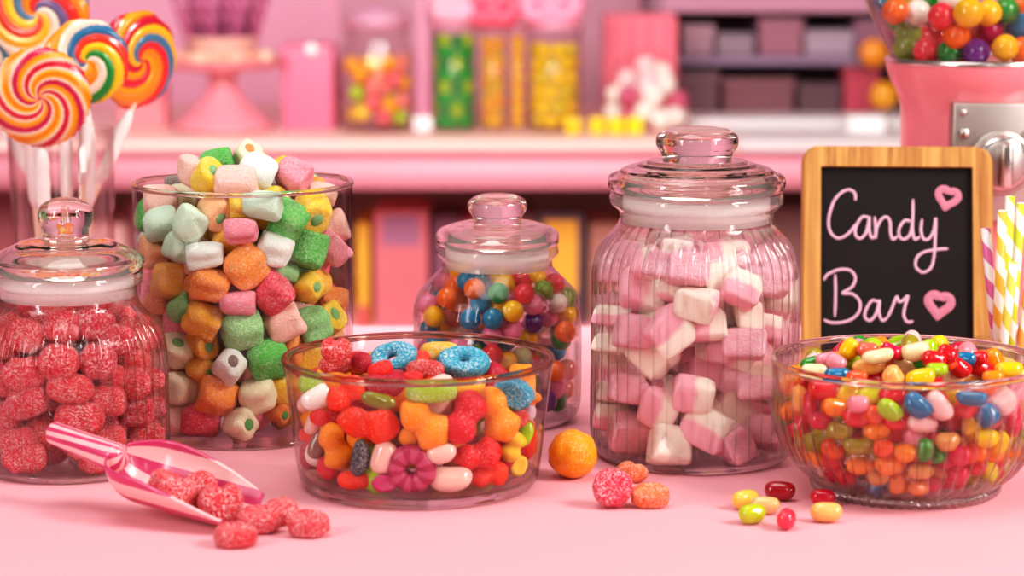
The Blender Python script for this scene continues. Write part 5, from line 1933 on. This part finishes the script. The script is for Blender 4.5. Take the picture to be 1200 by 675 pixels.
for n_ in M_SCOOP.node_tree.nodes:
    if n_.type == 'MATH' and n_.operation == 'ARCTAN2':
        sp_ = [x for x in M_SCOOP.node_tree.nodes if x.type == 'SEPXYZ'][0]
        sub_ = N(M_SCOOP.node_tree, 'ShaderNodeMath', operation='SUBTRACT')
        sub_.inputs[1].default_value = 0.0
        M_SCOOP.node_tree.links.new(sp_.outputs[2], sub_.inputs[0])
        M_SCOOP.node_tree.links.new(sub_.outputs[0], n_.inputs[0])
        M_SCOOP.node_tree.links.new(sp_.outputs[1], n_.inputs[1])
    if n_.type == 'MATH' and n_.operation == 'MULTIPLY_ADD':
        n_.inputs[1].default_value = 0
link('scoop_bowl', me, M_SCOOP, scp)
# handle
bm = bmesh.new()
rows, tn = [], []
prf = [(0, 0), (0, .0046), (.0005, .0056), (.0015, .0060), (Lh * .5, .0067), (Lh * .85, .0075), (Lh, .0080), (Lh + .003, .0078), (Lh + .006, .005), (Lh + .007, 0.0001)]
for x, r in prf:
    row = []
    for k in range(64):
        a = 2 * PI * k / 64
        row.append(bm.verts.new((x, r * math.cos(a), r * math.sin(a) - .0045 * min(1, x / Lh))))
        tn.append(a)
    rows.append(row)
for a, b in zip(rows, rows[1:]):
    for k in range(64):
        bm.faces.new((a[k], a[(k + 1) % 64], b[(k + 1) % 64], b[k]))
bmesh.ops.remove_doubles(bm, verts=rows[0], dist=1e-7)
bmesh.ops.recalc_face_normals(bm, faces=bm.faces[:])
me = bpy.data.meshes.new('scoop_handle')
bm.to_mesh(me)
bm.free()
at = me.color_attributes.new('tone', 'FLOAT_COLOR', 'POINT')
for i, v in enumerate(me.vertices):
    a = math.atan2(v.co.z, v.co.y)
    at.data[i].color = SP_A if ((a / (2 * PI) * 5 + .35) % 1.0) < .5 else SP_B
link('handle', me, M_SCOOP, scp)
# drop the scoop so that its lowest point rests on the table
bpy.context.view_layer.update()
low = min((scp.matrix_world @ (c.matrix_local @ v.co)).z for c in scp.children for v in c.data.vertices)
scp.location.z += TABLE + .0004 - low

bpy.context.view_layer.update()
for (u, v, w, h, d, rot, kind, var, lab) in [
        (.40, .05, 20, 19, 14, (10, 20, 30), 'puck', 0, 'red sugared sweet deepest inside the striped scoop'),
        (.55, -.22, 22, 20, 14, (55, 10, -20), 'heart', 0, 'red sugared sweet at the back wall of the striped scoop'),
        (.62, .16, 20, 20, 14, (60, -20, 40), 'puck', 1, 'red sugared sweet in the middle of the striped scoop'),
        (.83, .0, 23, 22, 15, (68, 10, 20), 'heart', 1, 'largest red sugared sweet, in the scoop right at its mouth')]:
    me = coloured(kind, var, candy_mat('sugar', 'D8202E'))
    sz = (w / 1000, h / 1000, d / 1000)
    a = v * 2.0 - PI / 2 + roll
    inn = Rb - .0016 - .0085
    pl_ = Vector((Lh + u * Lb, inn * math.cos(a), inn * math.sin(a)))
    p = scp.matrix_world @ pl_
    o = candy_obj('sugared_sweet', kind, var, candy_mat('sugar', 'D8202E'), p, Matrix.Rotation(math.radians(rot[2]), 3, 'Z') @ RX_(rot[0]) @ RY_(rot[1]), sz)
    tag(o, lab, 'sweet', 'red sugared sweets in the scoop')

# ================================================================== light


def area(name, loc, tgt, size, energy, col=(1, 1, 1), sy=None):
    l = bpy.data.lights.new(name, 'AREA')
    l.energy = energy
    l.color = col
    l.shape = 'RECTANGLE'
    l.size = size
    l.size_y = sy or size
    o = bpy.data.objects.new(name, l)
    COL.objects.link(o)
    o.location = loc
    o.rotation_euler = (Vector(tgt) - Vector(loc)).to_track_quat('-Z', 'Y').to_euler()
    return o


area('key_softbox', (1.5, 0.65, 2.1), (0.05, 1.32, .8), .55, 34, (1, .95, .9))
area('fill_softbox', (-1.5, .1, 1.9), (0, 1.3, .8), 0.8, 9, (1, .96, .95))
area('top_softbox', (-0.2, 1.15, 2.4), (0, 1.3, .75), 0.9, 13, (1, .96, .95))
area('strip_left', (-1.0, .35, 1.25), (-.1, 1.3, .82), .14, 7, (1, .97, .95), .9)  # this and the next two strips added for bright streaks in the glass
area('strip_right', (1.05, .5, 1.25), (.1, 1.3, .82), .14, 7, (1, .95, .92), .9)
area('strip_front', (.35, -.25, 1.75), (0, 1.3, .85), .1, 2.6, (1, .97, .95), .7)
area('counter_fill', (-.3, 1.95, 1.5), (-.2, 3.6, .62), 1.4, 39, (1, .95, .94), .7)  # added fill for the back counter and its open shelf
w = bpy.data.worlds.new('studio')
sc.world = w
w.use_nodes = True
bgn = w.node_tree.nodes['Background']
wt = w.node_tree
wtc = N(wt, 'ShaderNodeTexCoord')
wsp = N(wt, 'ShaderNodeSeparateXYZ')
wt.links.new(wtc.outputs['Generated'], wsp.inputs[0])
wmr = N(wt, 'ShaderNodeMapRange')
wmr.inputs['From Min'].default_value = -.2
wmr.inputs['From Max'].default_value = .9
wt.links.new(wsp.outputs[2], wmr.inputs['Value'])
wrp = N(wt, 'ShaderNodeValToRGB')
wrp.color_ramp.elements[0].color = (.10, .055, .055, 1)
wrp.color_ramp.elements[1].color = (.95, .86, .84, 1)
wt.links.new(wmr.outputs[0], wrp.inputs[0])
wt.links.new(wrp.outputs[0], bgn.inputs[0])
bgn.inputs[1].default_value = 0.30

sc.view_settings.view_transform = 'Standard'
sc.view_settings.look = 'None'
sc.view_settings.exposure = 0.0
sc.view_settings.use_curve_mapping = True
cm_ = sc.view_settings.curve_mapping
cv_ = cm_.curves[3]
for x, y in ((.06, .044), (.2, .182), (.55, .585)):
    cv_.points.new(x, y)
cm_.update()
cy = sc.cycles
cy.max_bounces = 14
cy.diffuse_bounces = 4
cy.glossy_bounces = 5
cy.transmission_bounces = 10
cy.transparent_max_bounces = 40
cy.use_denoising = True
cy.sample_clamp_indirect = 6
cy.blur_glossy = 0.5
